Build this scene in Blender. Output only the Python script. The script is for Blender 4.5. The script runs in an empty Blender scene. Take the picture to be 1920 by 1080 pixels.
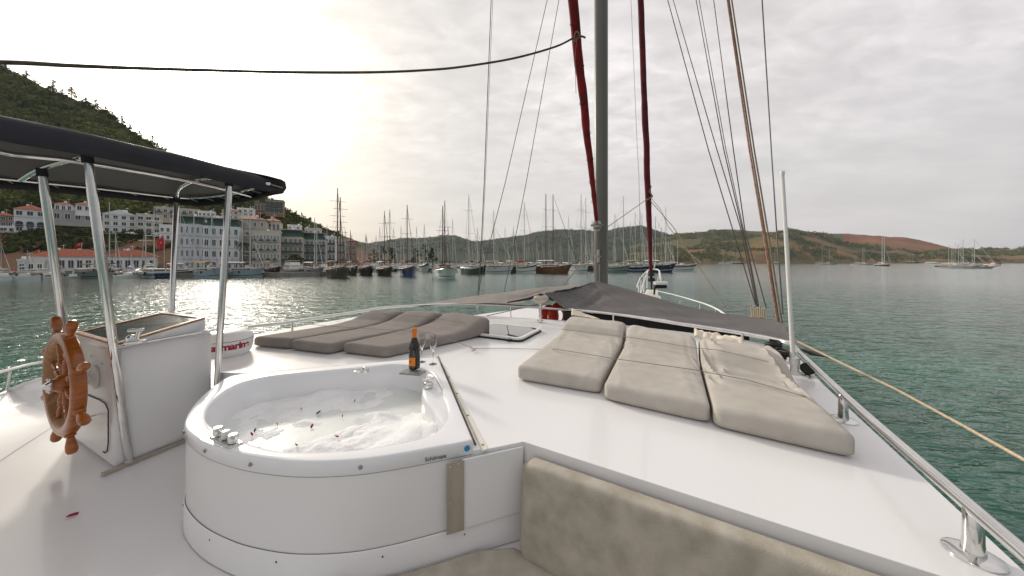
import bpy, bmesh, math, random
import numpy as np
from mathutils import Vector, noise, Matrix
from mathutils.geometry import tessellate_polygon
random.seed(7)
rng = np.random.default_rng(7)
scn = bpy.context.scene
col = scn.collection

# ------------------------------------------------------------------ camera
F = 600.0          # focal length in photo pixels (1920 wide)
HX, HY = 960.0, 491.0   # principal point: horizon row
EYE = 4.3          # eye height over the water
cam_d = bpy.data.cameras.new("camera")
cam = bpy.data.objects.new("camera", cam_d); col.objects.link(cam)
cam_d.sensor_width = 36.0
cam_d.lens = 36.0 * F / 1920.0
cam_d.shift_y = -(540 - HY) / 1920.0
cam_d.clip_start = 0.05; cam_d.clip_end = 30000
cam.location = (0, 0, EYE); cam.rotation_euler = (math.radians(90), 0, 0)
scn.camera = cam

# ------------------------------------------------------------------ sky, sun
SUN = Vector((-600, 600, 345)).normalized()
w = bpy.data.worlds.new("World"); scn.world = w; w.use_nodes = True
nt = w.node_tree; nt.nodes.clear(); N = nt.nodes.new; L = nt.links.new
out = N("ShaderNodeOutputWorld")
bg1 = N("ShaderNodeBackground"); bg2 = N("ShaderNodeBackground"); mx = N("ShaderNodeMixShader")
sky = N("ShaderNodeTexSky"); sky.sky_type = 'NISHITA'; sky.sun_disc = False
sky.sun_elevation = math.asin(SUN.z); sky.sun_rotation = math.atan2(SUN.x, SUN.y)
sky.air_density = 1.3; sky.dust_density = 3.0
L(sky.outputs[0], bg1.inputs[0]); bg1.inputs[1].default_value = 0.10
tc = N("ShaderNodeTexCoord")
dot = N("ShaderNodeVectorMath"); dot.operation = 'DOT_PRODUCT'; dot.inputs[1].default_value = SUN
nrm = N("ShaderNodeVectorMath"); nrm.operation = 'NORMALIZE'
L(tc.outputs['Generated'], nrm.inputs[0]); L(nrm.outputs[0], dot.inputs[0])
# irregular edge of the thin cloud in front of the sun
cn = N("ShaderNodeTexNoise"); cn.inputs['Scale'].default_value = 1.7; cn.inputs['Detail'].default_value = 5
L(nrm.outputs[0], cn.inputs['Vector'])
cm = N("ShaderNodeMath"); cm.operation = 'MULTIPLY_ADD'; cm.inputs[1].default_value = 0.035
L(cn.outputs[0], cm.inputs[0]); cs = N("ShaderNodeMath"); cs.operation = 'ADD'; cs.inputs[1].default_value = 0.965
L(dot.outputs['Value'], cs.inputs[0])
hf = N("ShaderNodeMath"); hf.operation = 'MULTIPLY'; hf.inputs[1].default_value = .5
ramp = N("ShaderNodeValToRGB"); L(cs.outputs[0], hf.inputs[0]); L(hf.outputs[0], cm.inputs[2]); L(cm.outputs[0], ramp.inputs[0])
cr = ramp.color_ramp
stops = [(0.0, (.22, .23, .25)), (0.33, (.36, .36, .37)), (0.43, (.55, .52, .52)), (0.75, (.575, .54, .53)), (0.90, (.585, .555, .53)),
         (0.955, (.62, .585, .545)), (0.976, (.70, .655, .59)), (0.984, (.86, .80, .72)), (0.989, (1.05, .99, .90)), (0.995, (1.7, 1.6, 1.45)), (1.0, (8.0, 7.4, 6.5))]
cr.elements[0].position = 0; cr.elements[1].position = 1
for p, c in stops[1:-1]:
    e = cr.elements.new(p); e.color = (*c, 1)
cr.elements[0].color = (*stops[0][1], 1); cr.elements[-1].color = (*stops[-1][1], 1)
# mackerel cloud: small puffs high up, fading out towards the horizon
sx = N("ShaderNodeSeparateXYZ"); L(nrm.outputs[0], sx.inputs[0])
zz = N("ShaderNodeMath"); zz.operation = 'ADD'; zz.inputs[1].default_value = 0.18; L(sx.outputs[2], zz.inputs[0])
dv = N("ShaderNodeVectorMath"); dv.operation = 'DIVIDE'
cmb = N("ShaderNodeCombineXYZ"); L(zz.outputs[0], cmb.inputs[0]); L(zz.outputs[0], cmb.inputs[1]); cmb.inputs[2].default_value = 1
L(nrm.outputs[0], dv.inputs[0]); L(cmb.outputs[0], dv.inputs[1])
mp = N("ShaderNodeMapping"); mp.inputs['Rotation'].default_value = (0, 0, .6); mp.inputs['Scale'].default_value = (1, 1.7, 0.0)
L(dv.outputs[0], mp.inputs[0])
n1 = N("ShaderNodeTexNoise"); n1.inputs['Scale'].default_value = 7.5; n1.inputs['Detail'].default_value = 5; n1.inputs['Roughness'].default_value = .55
n1.inputs['Distortion'].default_value = .4
n2 = N("ShaderNodeTexNoise"); n2.inputs['Scale'].default_value = 1.3; n2.inputs['Detail'].default_value = 3
L(mp.outputs[0], n1.inputs['Vector']); L(mp.outputs[0], n2.inputs['Vector'])
r1 = N("ShaderNodeMapRange"); r1.inputs[1].default_value = .3; r1.inputs[2].default_value = .7; r1.inputs[3].default_value = .0; r1.inputs[4].default_value = .40
r2 = N("ShaderNodeMapRange"); r2.inputs[1].default_value = .36; r2.inputs[2].default_value = .64; r2.inputs[3].default_value = .0; r2.inputs[4].default_value = 1.0
r3 = N("ShaderNodeMapRange"); r3.inputs[1].default_value = .12; r3.inputs[2].default_value = .42; r3.inputs[3].default_value = 0; r3.inputs[4].default_value = 1.0
L(n1.outputs[0], r1.inputs[0]); L(n2.outputs[0], r2.inputs[0]); L(sx.outputs[2], r3.inputs[0])
m1 = N("ShaderNodeMath"); m1.operation = 'MULTIPLY'; L(r1.outputs[0], m1.inputs[0]); L(r3.outputs[0], m1.inputs[1])
m2 = N("ShaderNodeMath"); m2.operation = 'MULTIPLY_ADD'; m2.inputs[1].default_value = .7; m2.inputs[2].default_value = .3
L(r2.outputs[0], m2.inputs[0])
m3 = N("ShaderNodeMath"); m3.operation = 'MULTIPLY'; L(m1.outputs[0], m3.inputs[0]); L(m2.outputs[0], m3.inputs[1])
m3b = N("ShaderNodeMath"); m3b.operation = 'MULTIPLY_ADD'; m3b.inputs[1].default_value = .10; L(r2.outputs[0], m3b.inputs[0]); L(m3.outputs[0], m3b.inputs[2])
m4 = N("ShaderNodeMath"); m4.operation = 'ADD'; m4.inputs[1].default_value = .90; L(m3b.outputs[0], m4.inputs[0])
vm = N("ShaderNodeVectorMath"); vm.operation = 'SCALE'; L(ramp.outputs[0], vm.inputs[0]); L(m4.outputs[0], vm.inputs['Scale'])
L(vm.outputs[0], bg2.inputs[0]); bg2.inputs[1].default_value = 1.0
mx.inputs[0].default_value = 0.9
L(bg1.outputs[0], mx.inputs[1]); L(bg2.outputs[0], mx.inputs[2]); L(mx.outputs[0], out.inputs[0])

sd = bpy.data.lights.new("sun", 'SUN'); sd.energy = 1.5; sd.angle = math.radians(5); sd.color = (1, .93, .82)
so = bpy.data.objects.new("sun", sd); col.objects.link(so)
so.rotation_euler = SUN.to_track_quat('Z', 'Y').to_euler(); so.location = (-40, 60, 40)
vs = scn.view_settings; vs.view_transform = 'Standard'; vs.look = 'None'; vs.gamma = 1; vs.exposure = 0.50; vs.use_curve_mapping = False
cy = scn.cycles
cy.use_denoising = True; cy.max_bounces = 7; cy.diffuse_bounces = 3; cy.glossy_bounces = 4; cy.transmission_bounces = 6
cy.volume_bounces = 0; cy.caustics_reflective = False; cy.caustics_refractive = False; cy.sample_clamp_indirect = 4; cy.sample_clamp_direct = 12

# ------------------------------------------------------------------ helpers
def G(px, py, h):
    """point seen at photo pixel (px,py) lying h metres BELOW the eye (negative: above)"""
    y = F * h / (py - HY)
    return Vector(((px - HX) / F * y, y, EYE - h))
def D(px, py, d):
    return Vector(((px - HX) / F * d, d, EYE - (py - HY) / F * d))
def at(px, d, z=0.0):
    return Vector(((px - HX) / F * d, d, z))
R = math.radians

def pm(name, c, rough=.5, metal=0.0, var=.12, scale=4.0, bump=0.0, bscale=40.0, c2=None, spec=.5, coat=0.0, detail=4, stretch=None, trans=0.0, ior=1.45, emit=None, dirt=0.0):
    m = bpy.data.materials.new(name); m.use_nodes = True
    t = m.node_tree; b = t.nodes['Principled BSDF']
    b.inputs['Roughness'].default_value = rough; b.inputs['Metallic'].default_value = metal
    b.inputs['Specular IOR Level'].default_value = spec; b.inputs['Coat Weight'].default_value = coat
    b.inputs['Transmission Weight'].default_value = trans; b.inputs['IOR'].default_value = ior
    tcn = t.nodes.new("ShaderNodeTexCoord"); src = tcn.outputs['Object']
    if stretch:
        mpn = t.nodes.new("ShaderNodeMapping"); mpn.inputs['Scale'].default_value = stretch
        t.links.new(src, mpn.inputs[0]); src = mpn.outputs[0]
    n = t.nodes.new("ShaderNodeTexNoise"); n.inputs['Scale'].default_value = scale; n.inputs['Detail'].default_value = detail
    t.links.new(src, n.inputs['Vector'])
    rp = t.nodes.new("ShaderNodeValToRGB"); t.links.new(n.outputs[0], rp.inputs[0])
    if c2 is None:
        lo = tuple(x * (1 - var) for x in c); hi = tuple(min(1, x * (1 + var)) for x in c)
    else:
        lo, hi = c2, c
    rp.color_ramp.elements[0].position = .32; rp.color_ramp.elements[0].color = (*lo, 1)
    rp.color_ramp.elements[1].position = .68; rp.color_ramp.elements[1].color = (*hi, 1)
    last = rp.outputs[0]
    t.links.new(last, b.inputs['Base Color'])
    if rough > .02 and metal < .5:
        rr = t.nodes.new("ShaderNodeMapRange"); rr.inputs[3].default_value = max(0.02, rough * .93); rr.inputs[4].default_value = min(1, rough * 1.07)
        t.links.new(n.outputs[0], rr.inputs[0]); t.links.new(rr.outputs[0], b.inputs['Roughness'])
    if bump:
        n2 = t.nodes.new("ShaderNodeTexNoise"); n2.inputs['Scale'].default_value = bscale; n2.inputs['Detail'].default_value = 4
        t.links.new(src, n2.inputs['Vector'])
        bp = t.nodes.new("ShaderNodeBump"); bp.inputs['Strength'].default_value = 1; bp.inputs['Distance'].default_value = bump
        t.links.new(n2.outputs[0], bp.inputs['Height']); t.links.new(bp.outputs[0], b.inputs['Normal'])
    if emit:
        b.inputs['Emission Color'].default_value = (*emit, 1); b.inputs['Emission Strength'].default_value = 1
    return m

class MB:
    def __init__(s): s.v = []; s.f = []
    def add(s, vs, fs):
        o = len(s.v); s.v += [tuple(p) for p in vs]; s.f += [tuple(i + o for i in f) for f in fs]; return s
    def box(s, c, size, rz=0.0, bot=None):
        cx, cy_, cz = c; a, b, h = size[0] / 2, size[1] / 2, size[2] / 2
        cr_, sr = math.cos(rz), math.sin(rz)
        vs = []
        for dz in (-h, h):
            k = 1.0 if (bot is None or dz > 0) else bot
            for dx, dy in ((-a, -b), (a, -b), (a, b), (-a, b)):
                dx *= k; dy *= k
                vs.append((cx + dx * cr_ - dy * sr, cy_ + dx * sr + dy * cr_, cz + dz))
        return s.add(vs, [(3, 2, 1, 0), (4, 5, 6, 7), (0, 1, 5, 4), (1, 2, 6, 5), (2, 3, 7, 6), (3, 0, 4, 7)])
    def path(s, pts, r, n=8, closed=False, cap=True):
        pts = [Vector(p) for p in pts]; m = len(pts)
        rs = r if isinstance(r, (list, tuple)) else [r] * m
        vs = []; prev = None
        for i, p in enumerate(pts):
            if closed: tdir = (pts[(i + 1) % m] - pts[i - 1]).normalized()
            elif i == 0: tdir = (pts[1] - p).normalized()
            elif i == m - 1: tdir = (p - pts[i - 1]).normalized()
            else: tdir = ((pts[i + 1] - p).normalized() + (p - pts[i - 1]).normalized()).normalized()
            if prev is None:
                up = Vector((0, 0, 1)) if abs(tdir.z) < .9 else Vector((1, 0, 0))
                a = tdir.cross(up).normalized()
            else:
                a = (prev - tdir * prev.dot(tdir)).normalized()
            prev = a; b = tdir.cross(a)
            for k in range(n):
                th = 2 * math.pi * k / n
                vs.append(p + (a * math.cos(th) + b * math.sin(th)) * rs[i])
        fs = []
        for i in range(m if closed else m - 1):
            j = (i + 1) % m
            for k in range(n):
                k2 = (k + 1) % n
                fs.append((i * n + k, i * n + k2, j * n + k2, j * n + k))
        if cap and not closed:
            fs.append(tuple(range(n - 1, -1, -1))); fs.append(tuple((m - 1) * n + k for k in range(n)))
        return s.add(vs, fs)
    def tube(s, a, b, r, r2=None, n=8): return s.path([a, b], [r, r if r2 is None else r2], n)
    def lathe(s, prof, c=(0, 0, 0), n=24, axis=None):
        vs = []; c = Vector(c)
        if axis is not None:
            q = Vector((0, 0, 1)).rotation_difference(Vector(axis).normalized())
        for r, z in prof:
            for k in range(n):
                th = 2 * math.pi * k / n
                p = Vector((r * math.cos(th), r * math.sin(th), z))
                if axis is not None: p = q @ p
                vs.append(c + p)
        fs = []
        for i in range(len(prof) - 1):
            for k in range(n):
                k2 = (k + 1) % n
                fs.append((i * n + k, i * n + k2, (i + 1) * n + k2, (i + 1) * n + k))
        if prof[0][0] > 1e-4: fs.append(tuple(range(n - 1, -1, -1)))
        if prof[-1][0] > 1e-4: fs.append(tuple((len(prof) - 1) * n + k for k in range(n)))
        return s.add(vs, fs)
    def prism(s, poly, z0, z1, caps=True):
        n = len(poly)
        ar = sum(poly[i][0] * poly[(i + 1) % n][1] - poly[(i + 1) % n][0] * poly[i][1] for i in range(n))
        P = list(poly) if ar > 0 else list(poly)[::-1]
        vs = [(p[0], p[1], z0) for p in P] + [(p[0], p[1], z1) for p in P]
        fs = [(i, (i + 1) % n, n + (i + 1) % n, n + i) for i in range(n)]
        if caps: fs += [tuple(range(n - 1, -1, -1)), tuple(range(n, 2 * n))]
        return s.add(vs, fs)
    def grid(s, fn, nu, nv, closed_u=False):
        vs = [fn(i / (nu if closed_u else nu - 1), j / (nv - 1)) for j in range(nv) for i in range(nu)]
        fs = []
        for j in range(nv - 1):
            for i in range(nu if closed_u else nu - 1):
                i2 = (i + 1) % nu
                fs.append((j * nu + i, j * nu + i2, (j + 1) * nu + i2, (j + 1) * nu + i))
        return s.add(vs, fs)
    def ball(s, c, r, n=12, m=8, sq=(1, 1, 1)):
        prof = []
        vs = []
        for j in range(m + 1):
            a = -math.pi / 2 + math.pi * j / m
            for i in range(n):
                t = 2 * math.pi * i / n
                vs.append((c[0] + r * sq[0] * math.cos(a) * math.cos(t), c[1] + r * sq[1] * math.cos(a) * math.sin(t), c[2] + r * sq[2] * math.sin(a)))
        fs = [(j * n + i, j * n + (i + 1) % n, (j + 1) * n + (i + 1) % n, (j + 1) * n + i) for j in range(m) for i in range(n)]
        return s.add(vs, fs)
    def build(s, name, m, parent=None, smooth=False, bevel=0, seg=2, world=True, origin=None, kind=None, subsurf=0, solid=0):
        me = bpy.data.meshes.new(name)
        o = bpy.data.objects.new(name, me)
        off = Vector((0, 0, 0))
        if world and parent is not None:
            q = parent
            while q is not None: off += q.location; q = q.parent
        if parent is None and origin is None:
            a = np.array(s.v); mn, mxv = a.min(0), a.max(0)
            origin = Vector(((mn[0] + mxv[0]) / 2, (mn[1] + mxv[1]) / 2, mn[2]))
        if parent is None: off = Vector(origin); o.location = off
        me.from_pydata([(v[0] - off.x, v[1] - off.y, v[2] - off.z) for v in s.v], [], s.f)
        me.materials.append(m); me.validate(); me.update()
        if smooth:
            me.polygons.foreach_set('use_smooth', [True] * len(me.polygons))
            try: me.set_sharp_from_angle(angle=R(50))
            except Exception: pass
        col.objects.link(o)
        if parent is not None: o.parent = parent
        if solid:
            md = o.modifiers.new("solid", 'SOLIDIFY'); md.thickness = solid; md.offset = 0
        if bevel:
            md = o.modifiers.new("bevel", 'BEVEL'); md.width = bevel; md.segments = seg; md.limit_method = 'ANGLE'; md.angle_limit = R(40); md.harden_normals = False
        if subsurf:
            md = o.modifiers.new("sub", 'SUBSURF'); md.levels = subsurf; md.render_levels = subsurf
        if kind: o['kind'] = kind
        return o

def tag(o, label=None, cat=None, group=None, kind=None):
    if label: o['label'] = label
    if cat: o['category'] = cat
    if group: o['group'] = group
    if kind: o['kind'] = kind
    return o
def thing(name, label, cat, loc, rz=0.0, group=None):
    o = bpy.data.objects.new(name, None); col.objects.link(o); o.empty_display_size = .2
    o.location = loc; o.rotation_euler = (0, 0, rz)
    return tag(o, label, cat, group)
def dup(root, loc, rz=None, label=None):
    r = root.copy(); col.objects.link(r); r.location = loc
    if rz is not None: r.rotation_euler = (0, 0, rz)
    if label: r['label'] = label
    for ch in list(root.children):
        c = ch.copy(); col.objects.link(c); c.parent = r
        for g in list(ch.children):
            d = g.copy(); col.objects.link(d); d.parent = c
    return r
def catmull(P, n, closed=True):
    P = [Vector(p) for p in P]; m = len(P); dense = []
    segs = m if closed else m - 1
    for i in range(segs):
        if closed: p0, p1, p2, p3 = P[i - 1], P[i], P[(i + 1) % m], P[(i + 2) % m]
        else: p0, p1, p2, p3 = P[max(i - 1, 0)], P[i], P[i + 1], P[min(i + 2, m - 1)]
        for k in range(16):
            t = k / 16
            dense.append(.5 * ((2 * p1) + (p2 - p0) * t + (2 * p0 - 5 * p1 + 4 * p2 - p3) * t * t + (3 * p1 - p0 - 3 * p2 + p3) * t ** 3))
    dense.append(dense[0].copy() if closed else P[-1])
    acc = [0]
    for a, b in zip(dense, dense[1:]): acc.append(acc[-1] + (b - a).length)
    out_ = []; j = 0
    cnt = n if closed else n - 1
    for i in range(n):
        d = acc[-1] * i / cnt
        while j < len(acc) - 2 and acc[j + 1] < d: j += 1
        t = (d - acc[j]) / max(1e-9, acc[j + 1] - acc[j]); out_.append(dense[j].lerp(dense[j + 1], min(1, max(0, t))))
    return out_
def lerp_tab(tab, x):
    if x <= tab[0][0]: return tab[0][1]
    for (a, va), (b, vb) in zip(tab, tab[1:]):
        if x <= b: return va + (vb - va) * (x - a) / (b - a)
    return tab[-1][1]
def ordn(k):
    k += 1
    if k <= 20: return ORD[k - 1]
    t = ['twenty', 'thirty', 'forty', 'fifty', 'sixty', 'seventy', 'eighty'][k // 10 - 2]
    return (t[:-1] + 'ieth') if k % 10 == 0 else t + ' ' + ORD[k % 10 - 1]
ORD = ['first', 'second', 'third', 'fourth', 'fifth', 'sixth', 'seventh', 'eighth', 'ninth', 'tenth', 'eleventh', 'twelfth', 'thirteenth', 'fourteenth', 'fifteenth', 'sixteenth', 'seventeenth', 'eighteenth', 'nineteenth', 'twentieth']

# ------------------------------------------------------------------ materials
M = {}
M['gel'] = pm('white_gelcoat', (.82, .81, .805), .24, var=.012, scale=.8, coat=.3, bump=.0006, bscale=3)
M['gel_tub'] = pm('tub_acrylic', (.82, .82, .83), .12, var=.02, scale=2, coat=.5)
M['gel_old'] = pm('old_gelcoat', (.78, .765, .755), .26, var=.018, scale=1.2, coat=.15)
M['strip'] = pm('yellowed_plastic', (.74, .70, .60), .4, var=.06, scale=8)
M['gap'] = pm('sealant_gap', (.16, .12, .08), .8, var=.3, scale=20)
M['seam'] = pm('dark_seam', (.06, .06, .06), .7)
M['seam_light'] = pm('grey_seam', (.22, .215, .21), .7)
M['steel'] = pm('polished_steel', (.72, .71, .69), .13, 1.0, var=.08, scale=9)
M['brushed'] = pm('brushed_plate', (.47, .42, .35), .42, .45, var=.08, scale=30, stretch=(1, 1, .1))
M['dull_metal'] = pm('dull_grey_metal', (.33, .33, .33), .45, .7)
M['wheelwood'] = pm('varnished_wood', (.44, .125, .012), .3, var=.3, scale=10, coat=.45, stretch=(1, 1, 6), c2=(.27, .068, .008))
M['framewood'] = pm('pale_wood_trim', (.42, .22, .10), .4, var=.25, scale=10, stretch=(6, 1, 1))
M['glass_dark'] = pm('dark_glass', (.018, .032, .055), .16, var=.2, coat=.4)
M['fab_port'] = pm('taupe_fabric', (.26, .232, .212), .9, var=.09, scale=5, bump=.0012, bscale=420, spec=.15)
M['fab_stbd'] = pm('worn_beige_fabric', (.53, .495, .445), .92, var=.09, scale=9, bump=.0018, bscale=300, spec=.12, c2=(.46, .425, .375), detail=10)
M['fab_bench'] = pm('mottled_beige_vinyl', (.50, .46, .39), .75, scale=11, bump=.002, bscale=190, spec=.25, c2=(.36, .325, .26), detail=14)
M['cover'] = pm('cream_cover_cloth', (.74, .66, .54), .9, var=.08, scale=6, bump=.002, bscale=30)
M['awning'] = pm('charcoal_awning', (.13, .122, .12), .7, var=.14, scale=1.6, bump=.0015, bscale=60, spec=.3)
M['awning2'] = pm('faded_awning', (.25, .225, .205), .8, var=.12, scale=1.8, bump=.0015, bscale=60, spec=.3)
M['canvas_navy'] = pm('navy_canvas', (.018, .018, .026), .6, var=.2, scale=4, bump=.0008, bscale=300)
M['canvas_under'] = pm('grey_canvas_lining', (.085, .078, .075), .85, var=.08, scale=2)
M['sail_red'] = pm('red_sail_cover', (.28, .008, .008), .75, scale=5, bump=.012, bscale=6, c2=(.12, .004, .006))
M['sail_maroon'] = pm('maroon_sail_cover', (.17, .01, .02), .8, scale=5, bump=.012, bscale=6, c2=(.07, .005, .01))
M['mast'] = pm('grey_painted_mast', (.135, .13, .112), .38, var=.08, scale=1.2, stretch=(1, 1, .2))
M['white'] = pm('white_plastic', (.78, .77, .74), .3, var=.03)
M['black'] = pm('black_rubber', (.015, .014, .014), .6, var=.3)
M['rope'] = pm('fibre_rope', (.34, .27, .18), .9, scale=60, c2=(.14, .10, .07), bump=.002, bscale=200)
M['rope_dark'] = pm('weathered_rope', (.10, .085, .07), .9, scale=25, c2=(.05, .042, .035), bump=.002, bscale=200)
M['rope_pale'] = pm('pale_rope', (.60, .47, .32), .9, var=.15, scale=60)
M['rope_red'] = pm('red_flecked_rope', (.42, .10, .07), .9, scale=22, c2=(.42, .36, .28))
M['wire'] = pm('rigging_wire', (.12, .12, .11), .5, .5)
M['cord'] = pm('thin_cord', (.27, .24, .21), .8)
M['orange'] = pm('orange_buoy', (.62, .05, .02), .5, var=.1)
M['water_tub'] = pm('milky_bath_water', (.74, .77, .74), .12, var=.05, scale=3, bump=.003, bscale=9, coat=.3)
M['foam'] = pm('bath_foam', (.88, .88, .87), .85, var=.04, scale=12, bump=.006, bscale=55)
M['petal'] = pm('magenta_petal', (.35, .01, .06), .6, var=.2)
M['petal2'] = pm('orange_petal', (.55, .2, .08), .6, var=.2)
M['leaf'] = pm('green_leaf_bit', (.05, .12, .06), .6)
M['bottle'] = pm('dark_bottle_glass', (.012, .010, .006), .06, var=.1, coat=.5)
M['foil'] = pm('orange_foil', (.62, .17, .015), .35, .2, var=.12, scale=30)
M['label_o'] = pm('orange_label', (.75, .22, .01), .5, var=.03)
M['label_b'] = pm('black_label', (.02, .025, .03), .4)
M['blue'] = pm('blue_logo', (.02, .25, .5), .4)
M['redtext'] = pm('crimson_lettering', (.33, .01, .035), .4, var=.02)
gl = bpy.data.materials.new('clear_glass'); gl.use_nodes = True
b_ = gl.node_tree.nodes['Principled BSDF']; b_.inputs['Transmission Weight'].default_value = 1; b_.inputs['Roughness'].default_value = .0; b_.inputs['IOR'].default_value = 1.45
nn_ = gl.node_tree.nodes.new("ShaderNodeTexNoise"); nn_.inputs['Scale'].default_value = 3
rr_ = gl.node_tree.nodes.new("ShaderNodeMapRange"); rr_.inputs[3].default_value = 0; rr_.inputs[4].default_value = .03
gl.node_tree.links.new(nn_.outputs[0], rr_.inputs[0]); gl.node_tree.links.new(rr_.outputs[0], b_.inputs['Roughness'])
M['clear'] = gl

# ------------------------------------------------------------------ sea
def sea_material():
    m = bpy.data.materials.new('sea_water'); m.use_nodes = True; t = m.node_tree; b = t.nodes['Principled BSDF']
    b.inputs['Base Color'].default_value = (.006, .075, .048, 1); b.inputs['Roughness'].default_value = .035; b.inputs['IOR'].default_value = 1.40
    b.inputs['Specular IOR Level'].default_value = .5
    tcn = t.nodes.new("ShaderNodeTexCoord")
    ln = t.nodes.new("ShaderNodeVectorMath"); ln.operation = 'LENGTH'; t.links.new(tcn.outputs['Object'], ln.inputs[0])
    calm = t.nodes.new("ShaderNodeMapRange"); calm.interpolation_type = 'SMOOTHSTEP'; t.links.new(ln.outputs['Value'], calm.inputs[0])
    calm.inputs[1].default_value = 8; calm.inputs[2].default_value = 130; calm.inputs[3].default_value = 1.0; calm.inputs[4].default_value = .36
    rg_ = t.nodes.new("ShaderNodeMapRange"); t.links.new(ln.outputs['Value'], rg_.inputs[0]); rg_.inputs[1].default_value = 10; rg_.inputs[2].default_value = 160; rg_.inputs[3].default_value = .035; rg_.inputs[4].default_value = .10
    ct_ = t.nodes.new("ShaderNodeMapRange"); t.links.new(ln.outputs['Value'], ct_.inputs[0]); ct_.inputs[1].default_value = 12; ct_.inputs[2].default_value = 110; ct_.inputs[3].default_value = .0; ct_.inputs[4].default_value = 1.0
    t.links.new(ct_.outputs[0], b.inputs['Coat Weight']); b.inputs['Coat Roughness'].default_value = .09; b.inputs['Coat IOR'].default_value = 2.0
    t.links.new(rg_.outputs[0], b.inputs['Roughness'])
    def wave(scale, dist, rot, st, det=3, prev=None, dis=0.0):
        mpn = t.nodes.new("ShaderNodeMapping"); mpn.inputs['Rotation'].default_value = (0, 0, rot); mpn.inputs['Scale'].default_value = st
        t.links.new(tcn.outputs['Object'], mpn.inputs[0])
        n = t.nodes.new("ShaderNodeTexNoise"); n.inputs['Scale'].default_value = scale; n.inputs['Detail'].default_value = det; n.inputs['Roughness'].default_value = .5
        n.inputs['Distortion'].default_value = dis
        t.links.new(mpn.outputs[0], n.inputs['Vector'])
        bp = t.nodes.new("ShaderNodeBump"); bp.inputs['Strength'].default_value = 1; bp.inputs['Distance'].default_value = dist
        t.links.new(n.outputs[0], bp.inputs['Height'])
        t.links.new(calm.outputs[0], bp.inputs['Strength'])
        if prev: t.links.new(prev, bp.inputs['Normal'])
        return bp.outputs[0], n
    a, _ = wave(.40, .30, .5, (1, 2.0, 1), 2)
    a, _ = wave(1.1, .19, .25, (1, 2.3, 1), 3, a, .3)
    a, _ = wave(3.6, .036, .7, (1, 1.6, 1), 2, a)
    t.links.new(a, b.inputs['Normal']); t.links.new(a, b.inputs['Coat Normal'])
    # broad patches of slightly different green
    n = t.nodes.new("ShaderNodeTexNoise"); n.inputs['Scale'].default_value = .12; t.links.new(tcn.outputs['Object'], n.inputs['Vector'])
    rp = t.nodes.new("ShaderNodeValToRGB"); t.links.new(n.outputs[0], rp.inputs[0])
    rp.color_ramp.elements[0].position = .35; rp.color_ramp.elements[0].color = (.003, .070, .040, 1)
    rp.color_ramp.elements[1].position = .65; rp.color_ramp.elements[1].color = (.010, .125, .078, 1)
    t.links.new(rp.outputs[0], b.inputs['Base Color'])
    return m
M['sea'] = sea_material()
MB().add([(-4500, -380, 0), (4500, -380, 0), (4500, 3600, 0), (-4500, 3600, 0)], [(0, 1, 2, 3)]).build('water', M['sea'], origin=(0, 0, 0), kind='structure')
# ================================================================== OWN YACHT
DK, RIM, FL = .92, .86, 1.41       # metres below the eye: sun deck, tub rim, cockpit floor
def xy(p): return (p.x, p.y)
out_px = [(820, 668), (753, 675), (653, 683), (553, 692), (477, 698), (433, 704), (408, 718), (378, 743), (355, 771), (345, 795),
          (354, 811), (380, 829), (420, 844), (470, 856), (553, 865), (653, 863), (737, 853), (837, 835), (887, 825)]
C0 = G(982, 828, DK)
P1, P2 = C0, G(1740, 1072, DK)
S1, S2 = G(1543, 720, DK), G(1920, 1070, DK)
d1 = (P2 - P1); d2 = (S2 - S1)
tt = ((S1.x - P1.x) * d2.y - (S1.y - P1.y) * d2.x) / (d1.x * d2.y - d1.y * d2.x)
PI_ = P1 + d1 * tt
# tub outline: straight right side, rounded left
left = [G(x, y, RIM) for x, y in out_px]
curve = catmull([left[0]] + left[1:-1] + [left[-1]], 90, closed=False)
ring_out = curve   # open polyline from back-right corner round the left to front-right corner (closing edge is the straight right side)
nr = 22
for k in range(1, nr): ring_out = ring_out + [left[-1].lerp(left[0], k / nr)]
NRG = len(ring_out)
cen = G(640, 765, RIM)
deck_poly = [xy(C0), xy(PI_), xy(S2), xy(S1), xy(G(1486, 659, DK)), xy(G(1410, 639, DK)), xy(G(1280, 622, DK)), xy(G(1150, 607, DK)), xy(G(1060, 601, DK)), xy(G(930, 593, DK)), xy(G(800, 588, DK)),
             xy(G(690, 590, DK)), xy(G(550, 614, DK)), xy(G(460, 631, DK)), xy(G(402, 648, DK)), xy(G(406, 698, DK)), xy(G(462, 700, DK))]
for p in ring_out[22:3:-2]: pass
# follow the tub's back edge and right side a little inside its flange
ins = [(cen + (p - cen) * .985) for p in ring_out]
i0 = min(range(60), key=lambda i: (ring_out[i] - G(468, 699, RIM)).length)
deck_poly += [xy(ins[i]) for i in range(i0, 0, -3)] + [xy(ins[0])] + [xy(ins[i]) for i in range(NRG - 2, 88, -4)] + [xy(ins[89] + Vector((0.0, -.004, 0)))]
yacht = thing('sailing_yacht', 'large white sailing yacht in the foreground whose sun deck fills the lower half', 'yacht', (0, 3, 0))
hull_line = [(PI_.x + .02, PI_.y - .02), (1.1, -.9), (.4, -2.6), (-1.6, -4.6), (-4.4, -3.4), (-6.2, -.6), (-6.4, .9), xy(G(0, 745, 1.33)), xy(G(40, 727, 1.27)), xy(G(78, 714, 1.24)), (-4.75, 4.1), (-4.0, 5.2),
             (-2.8, 6.6), (-.6, 8.6), (2.4, 11.2), (5.2, 13.6), (6.3, 14.4), (6.1, 13.2), (4.9, 10.3), (4.2, 8.0), (4.0, 6.0), (3.4, 4.3), (S1.x + .03, S1.y), (S2.x + .03, S2.y)]
mb = MB()
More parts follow.
